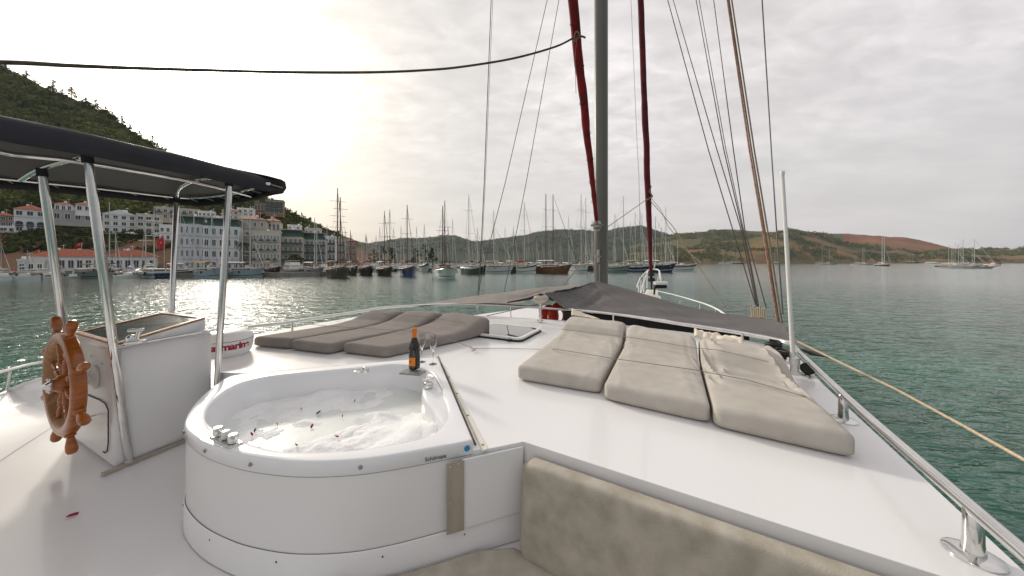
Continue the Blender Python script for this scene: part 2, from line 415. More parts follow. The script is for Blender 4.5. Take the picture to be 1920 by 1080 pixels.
hc = catmull([Vector((a, b, 0)) for a, b in hull_line], 90)
def hullf(i, j):
    p = hc[int(round(i * 90)) % 90]; c = Vector((0.4, 4.6, 0))
    prof = [(1.0, EYE - 1.46), (1.0, EYE - 1.8), (.97, 1.2), (.9, .1), (.8, -.8)]
    k, z = prof[int(round(j * 4))]
    return (c.x + (p.x - c.x) * k, c.y + (p.y - c.y) * k, z)
mb.grid(hullf, 90, 5, closed_u=True); mb.build('hull', M['gel'], yacht, smooth=True)
# cockpit floor and foredeck
floor_poly = [(p.x * .995, p.y * .995) for p in hc]
mb = MB(); mb.prism(floor_poly, EYE - FL - .06, EYE - FL)
mb.build('cockpit_floor', M['gel_old'], yacht)
mb = MB()
fd = [(3.9, 5.5), (4.7, 9.8), (6.15, 14.0), (5.1, 13.3), (-.5, 8.4), (-2.7, 6.3), (-2.0, 5.6), (1.0, 5.2)]
mb.prism(fd, EYE - 1.40, EYE - 1.33); mb.build('foredeck', M['gel'], yacht)
# sun deck block
mb = MB(); mb.prism(deck_poly, EYE - FL + .001, EYE - DK); mb.build('sun_deck', M['gel'], yacht, bevel=.014, seg=3)
# port coaming sweeping up from the cockpit floor
cl = [G(-700, 1500, 1.33), G(-300, 900, 1.33), G(0, 745, 1.33), G(40, 727, 1.27), G(78, 714, 1.24), Vector((-4.72, 4.1, EYE - 1.2)), Vector((-3.95, 5.2, EYE - 1.2))]
cl = catmull(cl, 40, closed=False)
def coam(i, j):
    p = cl[int(round(i * 39))]; k = j
    inward = Vector((1.0, -.35, 0)).normalized()
    q = p + inward * (1.15 * k)
    zt = (EYE - FL) + (p.z + .02 - (EYE - FL)) * max(0, 1 - k) ** 2.2 + .003
    if k == 0: zt -= .0
    return (q.x, q.y, zt)
mb = MB(); mb.grid(coam, 40, 14)
mb.build('port_coaming', M['gel_old'], yacht, smooth=True)
mb = MB(); mb.path([p + Vector((-.01, 0, .005)) for p in cl], .032, n=10); mb.build('coaming_edge', M['gel'], yacht, smooth=True)
# skirting board seam & screws along cabin side (panel below the seam, slightly proud)
def lower_strip(pts, h0, h1, off):
    mb = MB(); n = len(pts)
    for i in range(n - 1):
        a, b = pts[i], pts[i + 1]
        t_ = Vector((b.x - a.x, b.y - a.y, 0)).normalized(); nn = Vector((t_.y, -t_.x, 0)) * off
        nn2 = nn
        mb.add([(a.x, a.y, EYE - h0), (b.x, b.y, EYE - h0), (b.x + nn.x, b.y + nn.y, EYE - h0), (a.x + nn.x, a.y + nn.y, EYE - h0),
                (a.x, a.y, EYE - h1), (b.x, b.y, EYE - h1), (b.x + nn.x, b.y + nn.y, EYE - h1), (a.x + nn.x, a.y + nn.y, EYE - h1)],
               [(0, 1, 2, 3), (3, 2, 6, 7), (4, 7, 6, 5), (0, 4, 5, 1), (1, 5, 6, 2), (0, 3, 7, 4)])
    return mb
# cabin side between tub and bench
A0 = left[-1]; wall = [Vector((A0.x, A0.y, 0)), Vector((C0.x, C0.y, 0))]
# ---- hot tub
tub = thing('hot_tub', 'white built-in hot tub full of foamy water sunk into the deck', 'hot tub', Vector((cen.x, cen.y, EYE - FL)))
inn_px = [(800, 692), (747, 682), (700, 687), (620, 694), (520, 704), (470, 713), (437, 724), (410, 741), (388, 762), (382, 783),
          (390, 797), (413, 810), (453, 828), (503, 844), (553, 849), (653, 846), (737, 834), (803, 818), (831, 800), (845, 775), (832, 735), (815, 703)]
inn = catmull([G(x, y, RIM) for x, y in inn_px], 240)
def inn_match(p):
    # inner ring point in the same direction from the centre
    a = math.atan2(p.y - cen.y, p.x - cen.x)
    return min(inn, key=lambda q: abs((math.atan2(q.y - cen.y, q.x - cen.x) - a + math.pi) % (2 * math.pi) - math.pi))
ring_in = [inn_match(p) for p in ring_out]
# smooth the matched ring
for _ in range(3): ring_in = [(ring_in[i - 1] + ring_in[i] * 2 + ring_in[(i + 1) % NRG]) / 4 for i in range(NRG)]
def tubprof(i, j):
    k = int(round(i * NRG)) % NRG; o, n_ = ring_out[k], ring_in[k]
    t = int(round(j * 13))
    spec = [('o', .995, .928), ('o', 1.0, .925), ('o', 1.0, .872), ('o', .998, .863), ('o', .9935, .859), ('m', .12, .858), ('m', .5, .858), ('m', .9, .858),
            ('i', 1.0, .860), ('i', .994, .864), ('i', .988, .878), ('i', .972, 1.0), ('i', .955, 1.15), ('i', .86, 1.36)][t]
    if spec[0] == 'm': p = o.lerp(n_, spec[1])
    else:
        b = o if spec[0] == 'o' else n_; p = cen + (b - cen) * spec[1]
    return (p.x, p.y, EYE - spec[2])
mb = MB(); mb.grid(tubprof, NRG, 14, closed_u=True)
mb.f = [f[::-1] for f in mb.f]
rimo = mb.build('rim', M['gel_tub'], tub, smooth=True)
mb = MB(); bl = [cen + (p - cen) * .87 for p in ring_in]
mb.add([(p.x, p.y, EYE - 1.355) for p in bl], [tuple(range(NRG))]); mb.build('basin_floor', M['gel_tub'], tub)
# skirt: visible front part of the tub (from left back round to the cabin side)
sk = [cen + (p - cen) * .992 for p in ring_out[18:90]]
sk[-1] = sk[-1] + (sk[-1] - sk[-2])
mb = MB()
def skf(i, j):
    p = sk[int(round(i * (len(sk) - 1)))]; return (p.x, p.y, EYE - (.915 + (1.262 - .915) * j))
mb.grid(skf, len(sk), 4); mb.build('skirt_panel', M['gel_old'], tub, smooth=True)
sk2 = [cen + (p - cen) * .997 for p in ring_out[20:90]]
sk2.append(C0 + Vector((-.02, -.012, 0)))
mb = MB()
def sk2f(i, j):
    p = sk2[int(round(i * (len(sk2) - 1)))]
    zz = [(.998, 1.262), (1.003, 1.2635), (1.006, 1.268), (1.01, 1.405)][int(round(j * 3))]
    q = cen + (p - cen) * zz[0]; return (q.x, q.y, EYE - zz[1])
mb.grid(sk2f, len(sk2), 4); mb.build('plinth_panel', M['gel'], tub, smooth=True)
# thin dark seam between them
sm = [Vector((q.x, q.y, EYE - 1.2615)) for q in [cen + (p - cen) * .999 for p in sk2]]
mb = MB(); mb.path(sm, .0014, n=6); mb.build('panel_seam', M['seam_light'], tub)
mb = MB(); mb.path([Vector((q.x, q.y, EYE - .929)) for q in [cen + (p - cen) * .992 for p in ring_out[20:90]]], .0022, n=6); mb.build('rim_seam', M['seam_light'], tub)
mb = MB()
for i in (30, 44, 52, 61, 70, 80, 88):
    p = cen + (ring_out[i] - cen) * 1.004; n_ = (p - cen).normalized()
    p = Vector((p.x, p.y, EYE - 1.30)); mb = MB(); mb.lathe([(.004, 0), (.004, .002), (.002, .003), (0, .003)], p, 10, n_); mb.build('screw', M['seam'], tub)
mb = MB()
for px, py in ((381, 854), (475, 881), (667, 873), (341, 811)):
    i = min(range(NRG), key=lambda k: abs((ring_out[k].x / ring_out[k].y * F + HX) - px) + (1000 if ring_out[k].y > 1.9 else 0))
    p = ring_out[i]; n_ = Vector((p.x - cen.x, p.y - cen.y, 0)).normalized()
    mb = MB(); mb.lathe([(.009, -.002), (.009, .004), (.004, .008), (0, .008)], Vector((p.x, p.y, EYE - .895)), 12, n_); mb.build('rim_bolt', M['dull_metal'], tub, smooth=True)
# faucet ledge moulded in the back right corner
lp = catmull([G(x, y, .87) for x, y in [(802, 694), (818, 699), (834, 730), (845, 772), (838, 792), (818, 768), (794, 742), (792, 722)]], 40)
mb = MB(); lc = sum(lp, Vector()) / 40
def ledg(i, j):
    p = lp[int(round(i * 40)) % 40]; k, h = [(0.0, .876), (.55, .874), (.86, .876), (.97, .886), (1.02, .915), (1.07, 1.0), (1.16, 1.3)][int(round(j * 6))]
    q = lc + (p - lc) * k; return (q.x, q.y, EYE - h - max(0, (lc.y - q.y)) * .10 * (1 if k < 1 else 0))
mb.grid(ledg, 40, 7, closed_u=True); mb.f = [f[::-1] for f in mb.f]; mb.build('corner_ledge', M['gel_tub'], tub, smooth=True)
# control knobs
mb = MB(); kb = [G(x, y, RIM - .012) for x, y in ((409, 815), (424, 822), (437, 829))]
dirk = (kb[2] - kb[0]).normalized()
mb.box(kb[1] - Vector((0, 0, .008)), ((kb[2] - kb[0]).length + .06, .055, .012), math.atan2(dirk.y, dirk.x)); kp = mb.build('control_panel', M['steel'], tub, bevel=.004)
for q, rr in zip(kb, (.021, .018, .021)):
    mb = MB(); mb.lathe([(rr * .9, 0), (rr, .004), (rr * .97, .032), (rr * .8, .038), (0, .039)], q, 20); mb.build('knob', M['white' if rr < .02 else 'steel'], tub, smooth=True)
mb = MB(); q = G(672, 697, RIM - .002); mb.lathe([(.03, 0), (.03, .008), (.02, .012), (.018, .007), (0, .007)], q, 20); mb.build('air_valve', M['steel'], tub, smooth=True)
q = G(685, 697, RIM - .002); mb = MB(); mb.lathe([(.026, 0), (.026, .012), (.02, .03), (.008, .04), (0, .04)], q, 20); mb.build('knob', M['steel'], tub, smooth=True)
q = G(803, 726, .872); mb = MB(); mb.lathe([(.032, 0), (.034, .02), (.024, .036), (0, .04)], q, 20); mb.box(q + Vector((.0, 0, .055)), (.085, .025, .012), .5); mb.build('mixer_tap', M['steel'], tub, smooth=True)
# reveal strip on the right with its brown gap
mb = MB(); qs = [G(x, y, DK - .006) for x, y in ((822, 668), (905, 846), (915, 842), (838, 696))]
mb.prism([xy(q) for q in qs], EYE - DK - .001, EYE - DK + .009); mb.build('edge_strip', M['strip'], tub, bevel=.003)
mb = MB(); qs = [G(x, y, DK - .006) for x, y in ((820.5, 668), (889, 831), (893, 834), (822.3, 668))]
mb.prism([xy(q) for q in qs], EYE - DK - .002, EYE - DK + .0115); mb.build('sealant_gap', M['gap'], tub)
mb = MB()
for px, py in ((842, 707), (857, 738), (877, 779), (905, 834)):
    mb = MB(); mb.lathe([(.007, 0), (.007, .003), (0, .004)], G(px, py, DK - .009), 10); mb.build('screw', M['dull_metal'], tub)
# cover plate on the cabin side + sticker
wd = (C0 - A0); wd.z = 0; wd.normalize(); wn = Vector((wd.y, -wd.x, 0))
def wallpt(px, h, off=0.0):
    k = (px - HX) / F; s_ = (k * A0.y - A0.x) / (wd.x - k * wd.y); p = A0 + wd * s_ + wn * off; return Vector((p.x, p.y, EYE - h))
def wquad(px0, px1, h0, h1, off, th=.004):
    mb = MB(); a, b, c, d = wallpt(px0, h0, off), wallpt(px1, h0, off), wallpt(px1, h1, off), wallpt(px0, h1, off); n_ = wn * th
    mb.add([a, b, c, d, a + n_, b + n_, c + n_, d + n_], [(0, 1, 2, 3), (7, 6, 5, 4), (0, 4, 5, 1), (1, 5, 6, 2), (2, 6, 7, 3), (3, 7, 4, 0)]); return mb
# cabin side panel itself
wquad(866, 979, .935, 1.262, .005, .012).build('side_panel', M['gel'], tub, bevel=.004)
wquad(836, 868, .935, 1.262, .020, .004).build('cover_plate', M['brushed'], tub)
mb = MB()
for px, h in ((842, .95), (858, .945), (842, 1.12), (860, 1.11)):
    mb = MB(); mb.lathe([(.006, 0), (.006, .003), (0, .004)], wallpt(px, h, .024), 10, wn); mb.build('screw', M['steel'], tub)
# maker's sticker (illegible script and a round blue logo)
cu = bpy.data.curves.new('t', 'FONT'); cu.body = 'Schönspa'; cu.size = .026; cu.extrude = .0005
to = bpy.data.objects.new('t', cu); col.objects.link(to); bpy.context.view_layer.update()
me = bpy.data.meshes.new_from_object(to.evaluated_get(bpy.context.evaluated_depsgraph_get())); bpy.data.objects.remove(to)
stk = bpy.data.objects.new('sticker_lettering', me); me.materials.clear(); me.materials.append(M['seam']); col.objects.link(stk); stk.parent = tub
fdir = (ring_out[89] - ring_out[84]).normalized(); fn = Vector((fdir.y, -fdir.x, 0))
pp = ring_out[84] + fn * .004; me.transform(Matrix.Translation(Vector((pp.x, pp.y, EYE - .915)) - tub.location) @ Matrix(((fdir.x, 0, fn.x), (fdir.y, 0, fn.y), (0, 1, 0))).to_4x4())
mb = MB(); pp = ring_out[89] + fn * .003 - fdir * .03; mb.lathe([(.014, 0), (.014, .002), (0, .002)], Vector((pp.x, pp.y, EYE - .893)), 16, fn); mb.build('sticker_logo', M['blue'], tub)
# water and foam in the tub
WZ = EYE - 1.05
wr = [cen + (p - cen) * .972 for p in ring_in]
mb = MB(); mb.add([(p.x, p.y, WZ) for p in wr] + [(cen.x, cen.y, WZ)], [(i, (i + 1) % NRG, NRG) for i in range(NRG)])
tag(mb.build('bath_water', M['water_tub']), 'milky pale green water filling the white tub', 'water', kind='stuff')
fa = [(G(600, 748, 1.05), .30, .05), (G(500, 765, 1.05), .2, .02), (G(785, 800, 1.0), .13, .055), (G(825, 800, .97), .12, .09), (G(600, 830, 1.05), .25, .02), (G(720, 825, 1.05), .3, .02), (G(640, 790, 1.05), .15, -.02)]
def foamf(i, j):
    k = int(round(i * NRG)) % NRG; p = cen + (wr[k] - cen) * (1 - .997 * (1 - j) ** 1.0) if True else 0
    q = Vector((p.x * 3.4, p.y * 3.4, 0))
    h = noise.noise(q * .8 + Vector((5, 2, 1))) * .03 + noise.noise(q * 2.2) * .02 + noise.noise(q * 7) * .007 + noise.noise(q * 17) * .003
    for c, rr, hh in fa:
        d = math.hypot(p.x - c.x, p.y - c.y) / rr
        h += hh * math.exp(-d * d * 1.6)
    h -= .004
    return (p.x, p.y, WZ + max(-.02, h))
mb = MB(); mb.grid(foamf, NRG, 60, closed_u=True)
tag(mb.build('bath_foam', M['foam'], smooth=True), 'white soap foam heaped over the bath water', 'foam', kind='stuff')
def surf_z(x, y):
    q = Vector((x * 3.4, y * 3.4, 0))
    h = noise.noise(q * .8 + Vector((5, 2, 1))) * .03 + noise.noise(q * 2.2) * .02
    for c, rr, hh in fa: h += hh * math.exp(-((x - c.x) ** 2 + (y - c.y) ** 2) / rr ** 2 * 1.6)
    return WZ + max(0, h - .004) + .004
pet = [(585, 801, .017, 'petal', 'magenta petal on the foam, nearest the middle of the tub'), (472, 816, .013, 'petal', 'magenta petal on the foam close to the control knobs'),
       (632, 820, .014, 'petal', 'slim magenta petal on the foam near the front rim'), (565, 768, .011, 'petal2', 'pale orange petal on the foam below the back rim'),
       (597, 775, .020, 'leaf', 'green leaf on the water in the middle of the tub'), (478, 809, .012, 'leaf', 'small green leaf bit beside the petal near the knobs'),
       (520, 797, .007, 'petal2', 'tiny brown petal scrap on the foam left of the magenta petal'), (556, 836, .010, 'leaf', 'curled leaf scrap on the foam at the front of the tub'), (772, 799, .010, 'leaf', 'leaf scrap on the foam at the right end of the tub'),
       (665, 753, .008, 'leaf', 'dark leaf speck on the far bank of foam'), (642, 782, .006, 'petal', 'tiny petal speck right of the middle of the tub')]
for k, (px, py, s_, mt, lab) in enumerate(pet):
    s_ *= .46
    c = G(px, py, 1.04); a = k * 1.3; z = surf_z(c.x, c.y)
    c = G(px, py, EYE - z - .002); mb = MB()
    mb.grid(lambda u, v: (c.x + math.cos(a) * (u - .5) * 2 * s_ * (1 - .6 * (2 * v - 1) ** 2) - math.sin(a) * (v - .5) * 2.8 * s_, c.y + math.sin(a) * (u - .5) * 2 * s_ * (1 - .6 * (2 * v - 1) ** 2) + math.cos(a) * (v - .5) * 2.8 * s_, z + .012 * ((2 * u - 1) ** 2 * .7 + v * v)), 5, 6)
    tag(mb.build('leaf' if mt == 'leaf' else 'petal', M[mt], smooth=True, solid=.001), lab, 'leaf' if mt == 'leaf' else 'petal', 'petals and leaves scattered on the bath foam')
for px, py, lab, s_ in ((136, 967, 'single magenta petal on the white cockpit floor below the wheel', .011),):
    c = G(px, py, FL - .006); mb = MB()
    mb.grid(lambda u, v: (c.x + (v - .5) * 3 * s_, c.y + (u - .5) * 2 * s_ * (1 - .6 * (2 * v - 1) ** 2) + (v - .5) * .02, c.z + .01 * (2 * u - 1) ** 2), 5, 6)
    tag(mb.build('petal', M['petal'], smooth=True, solid=.001), lab, 'petal')

# ---- helm console
cA, cB, cC, cD = G(138, 628, .577), G(214, 651, .577), G(388, 599, .477), G(307, 588, .474)
cC0 = G(409, 620, .577)
con = thing('helm_console', 'white helm console with a sloping dark instrument lid', 'console', Vector((cB.x, cB.y, EYE - FL)))
ztop = EYE - .577; zf = EYE - FL + .001
u_ = (cA - cB); u_.z = 0; v_ = (cC - cB); v_.z = 0
B2, A2 = cB, cA; C2 = cB + v_ * 1.08; D2 = C2 + u_ * .92
mb = MB(); mb.prism([xy(A2), xy(B2), xy(C2), xy(D2)], zf, ztop); mb.build('cabinet', M['gel_old'], con, bevel=.035, seg=4, smooth=True)
mb = MB()
zl = EYE - .572; zh = EYE - .472; ins_ = lambda p, k: cen_l + (p - cen_l) * k
cen_l = (A2 + B2 + cC + cD) / 4
a, b, c, d = [Vector((p.x, p.y, 0)) for p in (A2, B2, cC, cD)]
q = [cen_l + (Vector((p.x, p.y, cen_l.z)) - cen_l) * .975 for p in (a, b, c, d)]
hs = [zl, zl, zh, zh]
vs_ = [(p.x, p.y, EYE - .585) for p in q] + [(p.x, p.y, h) for p, h in zip(q, hs)]
mb.add(vs_, [(3, 2, 1, 0), (4, 5, 6, 7), (0, 1, 5, 4), (1, 2, 6, 5), (2, 3, 7, 6), (3, 0, 4, 7)]); lid = mb.build('sloping_lid', M['gel'], con, bevel=.006)
top = [Vector((p.x, p.y, h)) for p, h in zip(q, hs)]; tcn_ = sum(top, Vector()) / 4
def ringq(k0, k1, dz0, dz1):
    mb = MB(); o = [tcn_ + (p - tcn_) * k0 + Vector((0, 0, dz0)) for p in top]; i_ = [tcn_ + (p - tcn_) * k1 + Vector((0, 0, dz0)) for p in top]
    o2 = [p + Vector((0, 0, dz1 - dz0)) for p in o]; i2 = [p + Vector((0, 0, dz1 - dz0)) for p in i_]
    vs = o + i_ + o2 + i2; fs = []
    for k in range(4):
        n_ = (k + 1) % 4
        fs += [(8 + k, 8 + n_, 12 + n_, 12 + k), (k, n_, 8 + n_, 8 + k), (4 + n_, 4 + k, 12 + k, 12 + n_), (k, 4 + k, 4 + n_, n_)]
    return mb.add(vs, fs)
ringq(1.01, .90, .001, .016).build('wood_frame', M['framewood'], con, bevel=.003)
mb = MB(); i_ = [tcn_ + (p - tcn_) * .905 + Vector((0, 0, .007)) for p in top]; mb.add(i_, [(0, 1, 2, 3)]); mb.build('instrument_glass', M['glass_dark'], con)
# throttle levers
tb = Vector(tcn_) * .5 + (top[1] + top[2]) / 2 * .5 + Vector((0, 0, .01)); tb = G(255, 641, .545)
mb = MB(); mb.box(tb, (.09, .07, .02), .45); mb.lathe([(.03, 0), (.03, .03), (.02, .045), (0, .05)], tb + Vector((-.03, 0, 0)), 16); mb.tube(tb, tb + Vector((.01, .01, .075)), .012, n=10)
mb.box(tb + Vector((.0, .0, .08)), (.075, .03, .022), .45); mb.build('throttle_lever', M['steel'], con, bevel=.004, smooth=True)
# aft face fittings: steering flange, locker door outline, hook
fu = Vector((u_.x, u_.y, 0)).normalized(); fnv = Vector((fu.y * 1.0, -fu.x, 0));
if fnv.y > 0: fnv = -fnv
def facept(px, py):  # point on the aft face
    k = (px - HX) / F; s_ = (k * cB.y - cB.x) / (fu.x - k * fu.y); p = Vector((cB.x, cB.y, 0)) + fu * s_ + fnv * .002; return Vector((p.x, p.y, EYE - (py - HY) / F * p.y))
hubp = facept(180, 706)
mb = MB(); mb.lathe([(.085, 0), (.085, .012), (.07, .02), (.045, .03), (.04, .05), (.028, .06), (.028, .10), (0, .10)], hubp, 28, fnv); mb.build('steering_flange', M['white'], con, smooth=True)
dl = [facept(x, y) + fnv * .003 for x, y in ((165, 740), (190, 750), (200, 757), (205, 768), (205, 830), (203, 845), (199, 849), (195, 846))]
mb = MB(); mb.path(dl, .0035, n=6); mb.build('locker_door_outline', M['seam'], con)
mb = MB(); hk = facept(181, 778); mb.path([hk, hk + fnv * .03, hk + fnv * .035 + Vector((0, 0, -.02)), hk + fnv * .02 + Vector((0, 0, -.03))], .006, n=8); mb.build('hook', M['steel'], con, smooth=True)
for x, y in ((172, 667), (193, 682)):
    mb = MB(); mb.lathe([(.008, 0), (.008, .003), (0, .004)], facept(x, y), 10, fnv); mb.build('screw', M['steel'], con)
mb = MB(); sd_ = v_.normalized(); sn = Vector((sd_.y, -sd_.x, 0)); 
mb.path([cB + sn * .03 + Vector((0, 0, -.0)), cB + v_ * .5 + sn * .03 + Vector((0, 0, .004)), cB + v_ * 1.12 + sn * .03 + Vector((0, 0, .01))], .012, n=10); mb.build('grab_rail', M['steel'], con, smooth=True)
mb = MB(); e0 = Vector((cB.x, cB.y, EYE - FL + .012)) + sn * .02; mb.box(e0 + sd_ * .33, (.78, .035, .022), math.atan2(sd_.y, sd_.x)); mb.build('base_strip', M['brushed'], con)

# ---- ship's wheel
wu = fu * -1.0
wc = hubp + fnv * .135
k_ = (107 - HX) / F
L_ = 0.165
wheel = thing('ship_wheel', 'varnished wooden ship wheel with eight turned handles and a chrome hub', 'wheel', wc)
def wp(r, a, ax=0.0): return wc + wu * (r * math.cos(a)) + Vector((0, 0, 1)) * (r * math.sin(a)) + fnv * ax
mb = MB(); NW = 64; prof = [(.288, .018), (.292, .032), (.315, .036), (.338, .032), (.349, .022), (.349, -.022), (.338, -.030), (.315, -.034), (.292, -.030), (.288, -.016)]
vs = [wp(r, 2 * math.pi * i / NW, ax) for i in range(NW) for r, ax in prof]; K = len(prof)
fs = [(i * K + j, i * K + (j + 1) % K, ((i + 1) % NW) * K + (j + 1) % K, ((i + 1) % NW) * K + j) for i in range(NW) for j in range(K)]
mb.add(vs, fs); mb.build('rim', M['wheelwood'], wheel, smooth=True)
mb = MB(); prof = [(.278, .022), (.284, .030), (.292, .030), (.297, .024), (.297, -.024), (.278, -.024)]; K = len(prof)
vs = [wp(r, 2 * math.pi * i / NW, ax) for i in range(NW) for r, ax in prof]
fs = [(i * K + j, i * K + (j + 1) % K, ((i + 1) % NW) * K + (j + 1) % K, ((i + 1) % NW) * K + j) for i in range(NW) for j in range(K)]
mb.add(vs, fs); mb.build('inner_ring', M['framewood'], wheel, smooth=True)
for k in range(8):
    a = R(22.5 + 45 * k); dirv = (wp(1, a) - wp(0, a))
    mb = MB(); mb.lathe([(.010, .04), (.012, .08), (.017, .12), (.019, .145), (.011, .16), (.018, .17), (.011, .18), (.015, .22), (.012, .285)], wc, 12, dirv); mb.build('spoke', M['wheelwood'], wheel, smooth=True)
    mb = MB(); mb.lathe([(.018, .345), (.027, .35), (.027, .358), (.016, .366), (.019, .38), (.027, .42), (.027, .455), (.019, .472), (0, .477)], wc, 14, dirv); mb.build('handle', M['wheelwood'], wheel, smooth=True)
mb = MB(); mb.lathe([(.058, -.025), (.06, 0), (.058, .025), (.045, .035), (.036, .05), (0, .05)], wc, 24, fnv); mb.build('hub', M['wheelwood'], wheel, smooth=True)
mb = MB(); mb.lathe([(.036, .05), (.038, .058), (.024, .072), (.014, .085), (0, .09)], wc, 20, fnv)
for k in range(6): mb.ball(wp(.045, R(60 * k), .060), .009, 8, 6)
mb.build('chrome_cap', M['steel'], wheel, smooth=True)

# ---- canopy over the helm
can = thing('helm_canopy', 'navy canvas canopy with grey lining on a bent steel tube frame over the helm', 'canopy', Vector((-3.2, 2.3, EYE - FL)))
near = [(-420, 60), (-200, 160), (0, 219), (175, 255), (292, 282), (362, 297), (437, 317), (480, 328), (506, 335)]
far = [(515, 364), (480, 373), (440, 380), (385, 385), (345, 384), (200, 369), (100, 360), (0, 351), (-300, 323)]
ol = [Vector((-5.4, 1.2, 0)), Vector((-4.6, -.5, 0)), Vector((-3.3, -.9, 0)), Vector((-2.75, -.2, 0))] + [Vector((*xy(G(x, y, -.76)), 0)) for x, y in near] + [Vector((*xy(G(534, 350, -.70)), 0))] + [Vector((*xy(G(x, y, -.64)), 0)) for x, y in far]  # unseen aft end, lengthened to keep sky light off the cockpit floor
ol = catmull(ol, 160); oc = sum(ol, Vector()) / len(ol)
def canf(i, j):
    p = ol[int(round(i * 160)) % 160]; k, h = [(1.0, .635), (1.012, .69), (1.008, .742), (.995, .76), (.95, .775), (.8, .80), (.5, .825), (.2, .835), (0.001, .84)][int(round(j * 8))]
    q = oc + (p - oc) * k; return (q.x, q.y, EYE + h)
mb = MB(); mb.grid(canf, 160, 9, closed_u=True); mb.build('canvas_top', M['canvas_navy'], can, smooth=True, solid=.004)
def canu(i, j):
    p = ol[int(round(i * 160)) % 160]; k, h = [(.995, .725), (.95, .73), (.8, .745), (.5, .765), (.2, .775), (0.001, .78)][int(round(j * 5))]
    q = oc + (p - oc) * k; w_ = .006 * math.sin(q.x * 9 + q.y * 4); return (q.x, q.y, EYE + h + w_)
mb = MB(); mb.grid(canu, 160, 6, closed_u=True); mb.f = [f[::-1] for f in mb.f]; mb.build('lining', M['canvas_under'], can, smooth=True)
poles = [((145, 690), (78, 318), Vector((-3.52, 2.60, EYE - FL))), (None, (163, 291), G(243, 870, FL)), (None, (331, 372), Vector((-3.36, 3.12, EYE - FL))), (None, (430, 338), Vector((-2.44, 2.62, EYE - FL)))]
ptop = []
for _, t_, base in poles:
    T = G(t_[0], t_[1], -.675); ptop.append(T)
    mb = MB(); mb.tube(base, T, .0225, .0225, 14); po = mb.build('pole', M['steel'], can, smooth=True)
    mb = MB(); mb.tube(T - (T - base).normalized() * .05, T + Vector((0, 0, .01)), .027, .027, 14); mb.build('canvas_sleeve', M['canvas_navy'], po, smooth=True)
    mb = MB(); mb.lathe([(.055, 0), (.055, .008), (.032, .012), (.03, .03), (.027, .03)], base, 18); mb.build('foot_flange', M['steel'], po, smooth=True)
mb = MB()
ts = (2, 3), (0, 1)
mb.path(catmull([ptop[2], G(338, 352, -.69), G(370, 337, -.71), ptop[3] + Vector((0, 0, .03)), G(452, 338, -.70)], 20, False), .016, n=10)
mb.path(catmull([G(-60, 478, -.62) if False else ptop[0] + (ptop[0] - ptop[1]) * .55 + Vector((0, 0, -.03)), ptop[0] + Vector((0, 0, .01)), ptop[1] + Vector((-.05, .05, .02)), ptop[1]], 20, False), .018, n=10)
mb.build('cross_tube', M['steel'], can, smooth=True)
mb = MB(); mb.path(catmull([G(-300, 200, -.66), G(0, 285, -.66), G(135, 301, -.67), G(355, 339, -.68), G(480, 370, -.67)], 24, False), .016, n=10); mb.build('fore_and_aft_tube', M['steel'], can, smooth=True)
rimt = [oc + (p - oc) * .955 for p in ol]
mb = MB(); mb.path([Vector((p.x, p.y, EYE + .705)) for p in rimt], .014, n=8, closed=True); mb.build('perimeter_tube', M['steel'], can, smooth=True)
mb = MB()
for i in range(0, 160, 3):
    p = ol[i]; a = oc + (p - oc) * .955; b = oc + (p - oc) * 1.0
    mb = MB(); mb.tube(Vector((a.x, a.y, EYE + .705)), Vector((b.x, b.y, EYE + .685)), .0055, n=5); mb.build('lacing', M['cord'], can)

# ---- radome
rc = G(423, 664, DK); radome = thing('radar_dome', 'low white radar dome with crimson lettering beside the tub', 'radome', rc)
mb = MB(); mb.lathe([(.18, 0.0), (.20, .03), (.215, .09), (.22, .15), (.21, .195), (.17, .225), (.10, .24), (0, .245)], rc, 48); mb.build('dome', M['white'], radome, smooth=True)
mb = MB(); mb.path([rc + Vector((.2215 * math.cos(2 * math.pi * k / 48), .2215 * math.sin(2 * math.pi * k / 48), .155)) for k in range(48)], .002, n=5, closed=True); mb.build('dome_seam', M['seam'], radome)
cu = bpy.data.curves.new('t', 'FONT'); cu.body = 'raymarine'; cu.size = .092; cu.extrude = .001; cu.offset = .0035; cu.align_x = 'CENTER'; cu.space_character = .93
to = bpy.data.objects.new('t', cu); col.objects.link(to); bpy.context.view_layer.update()
me = bpy.data.meshes.new_from_object(to.evaluated_get(bpy.context.evaluated_depsgraph_get())); bpy.data.objects.remove(to)
a0 = math.atan2(-rc.y, -rc.x) + R(8)   # facing the helm/tub
for v in me.vertices:
    x, y, z = v.co; a = a0 + x / .22; zz = y + .08; rr = np.interp(zz, [0, .03, .09, .15, .195], [.18, .20, .215, .22, .211]) + .0015 + z
    v.co = (rr * math.cos(a), rr * math.sin(a), zz)
me.materials.clear(); me.materials.append(M['redtext']); lt = bpy.data.objects.new('lettering', me); col.objects.link(lt); lt.parent = radome

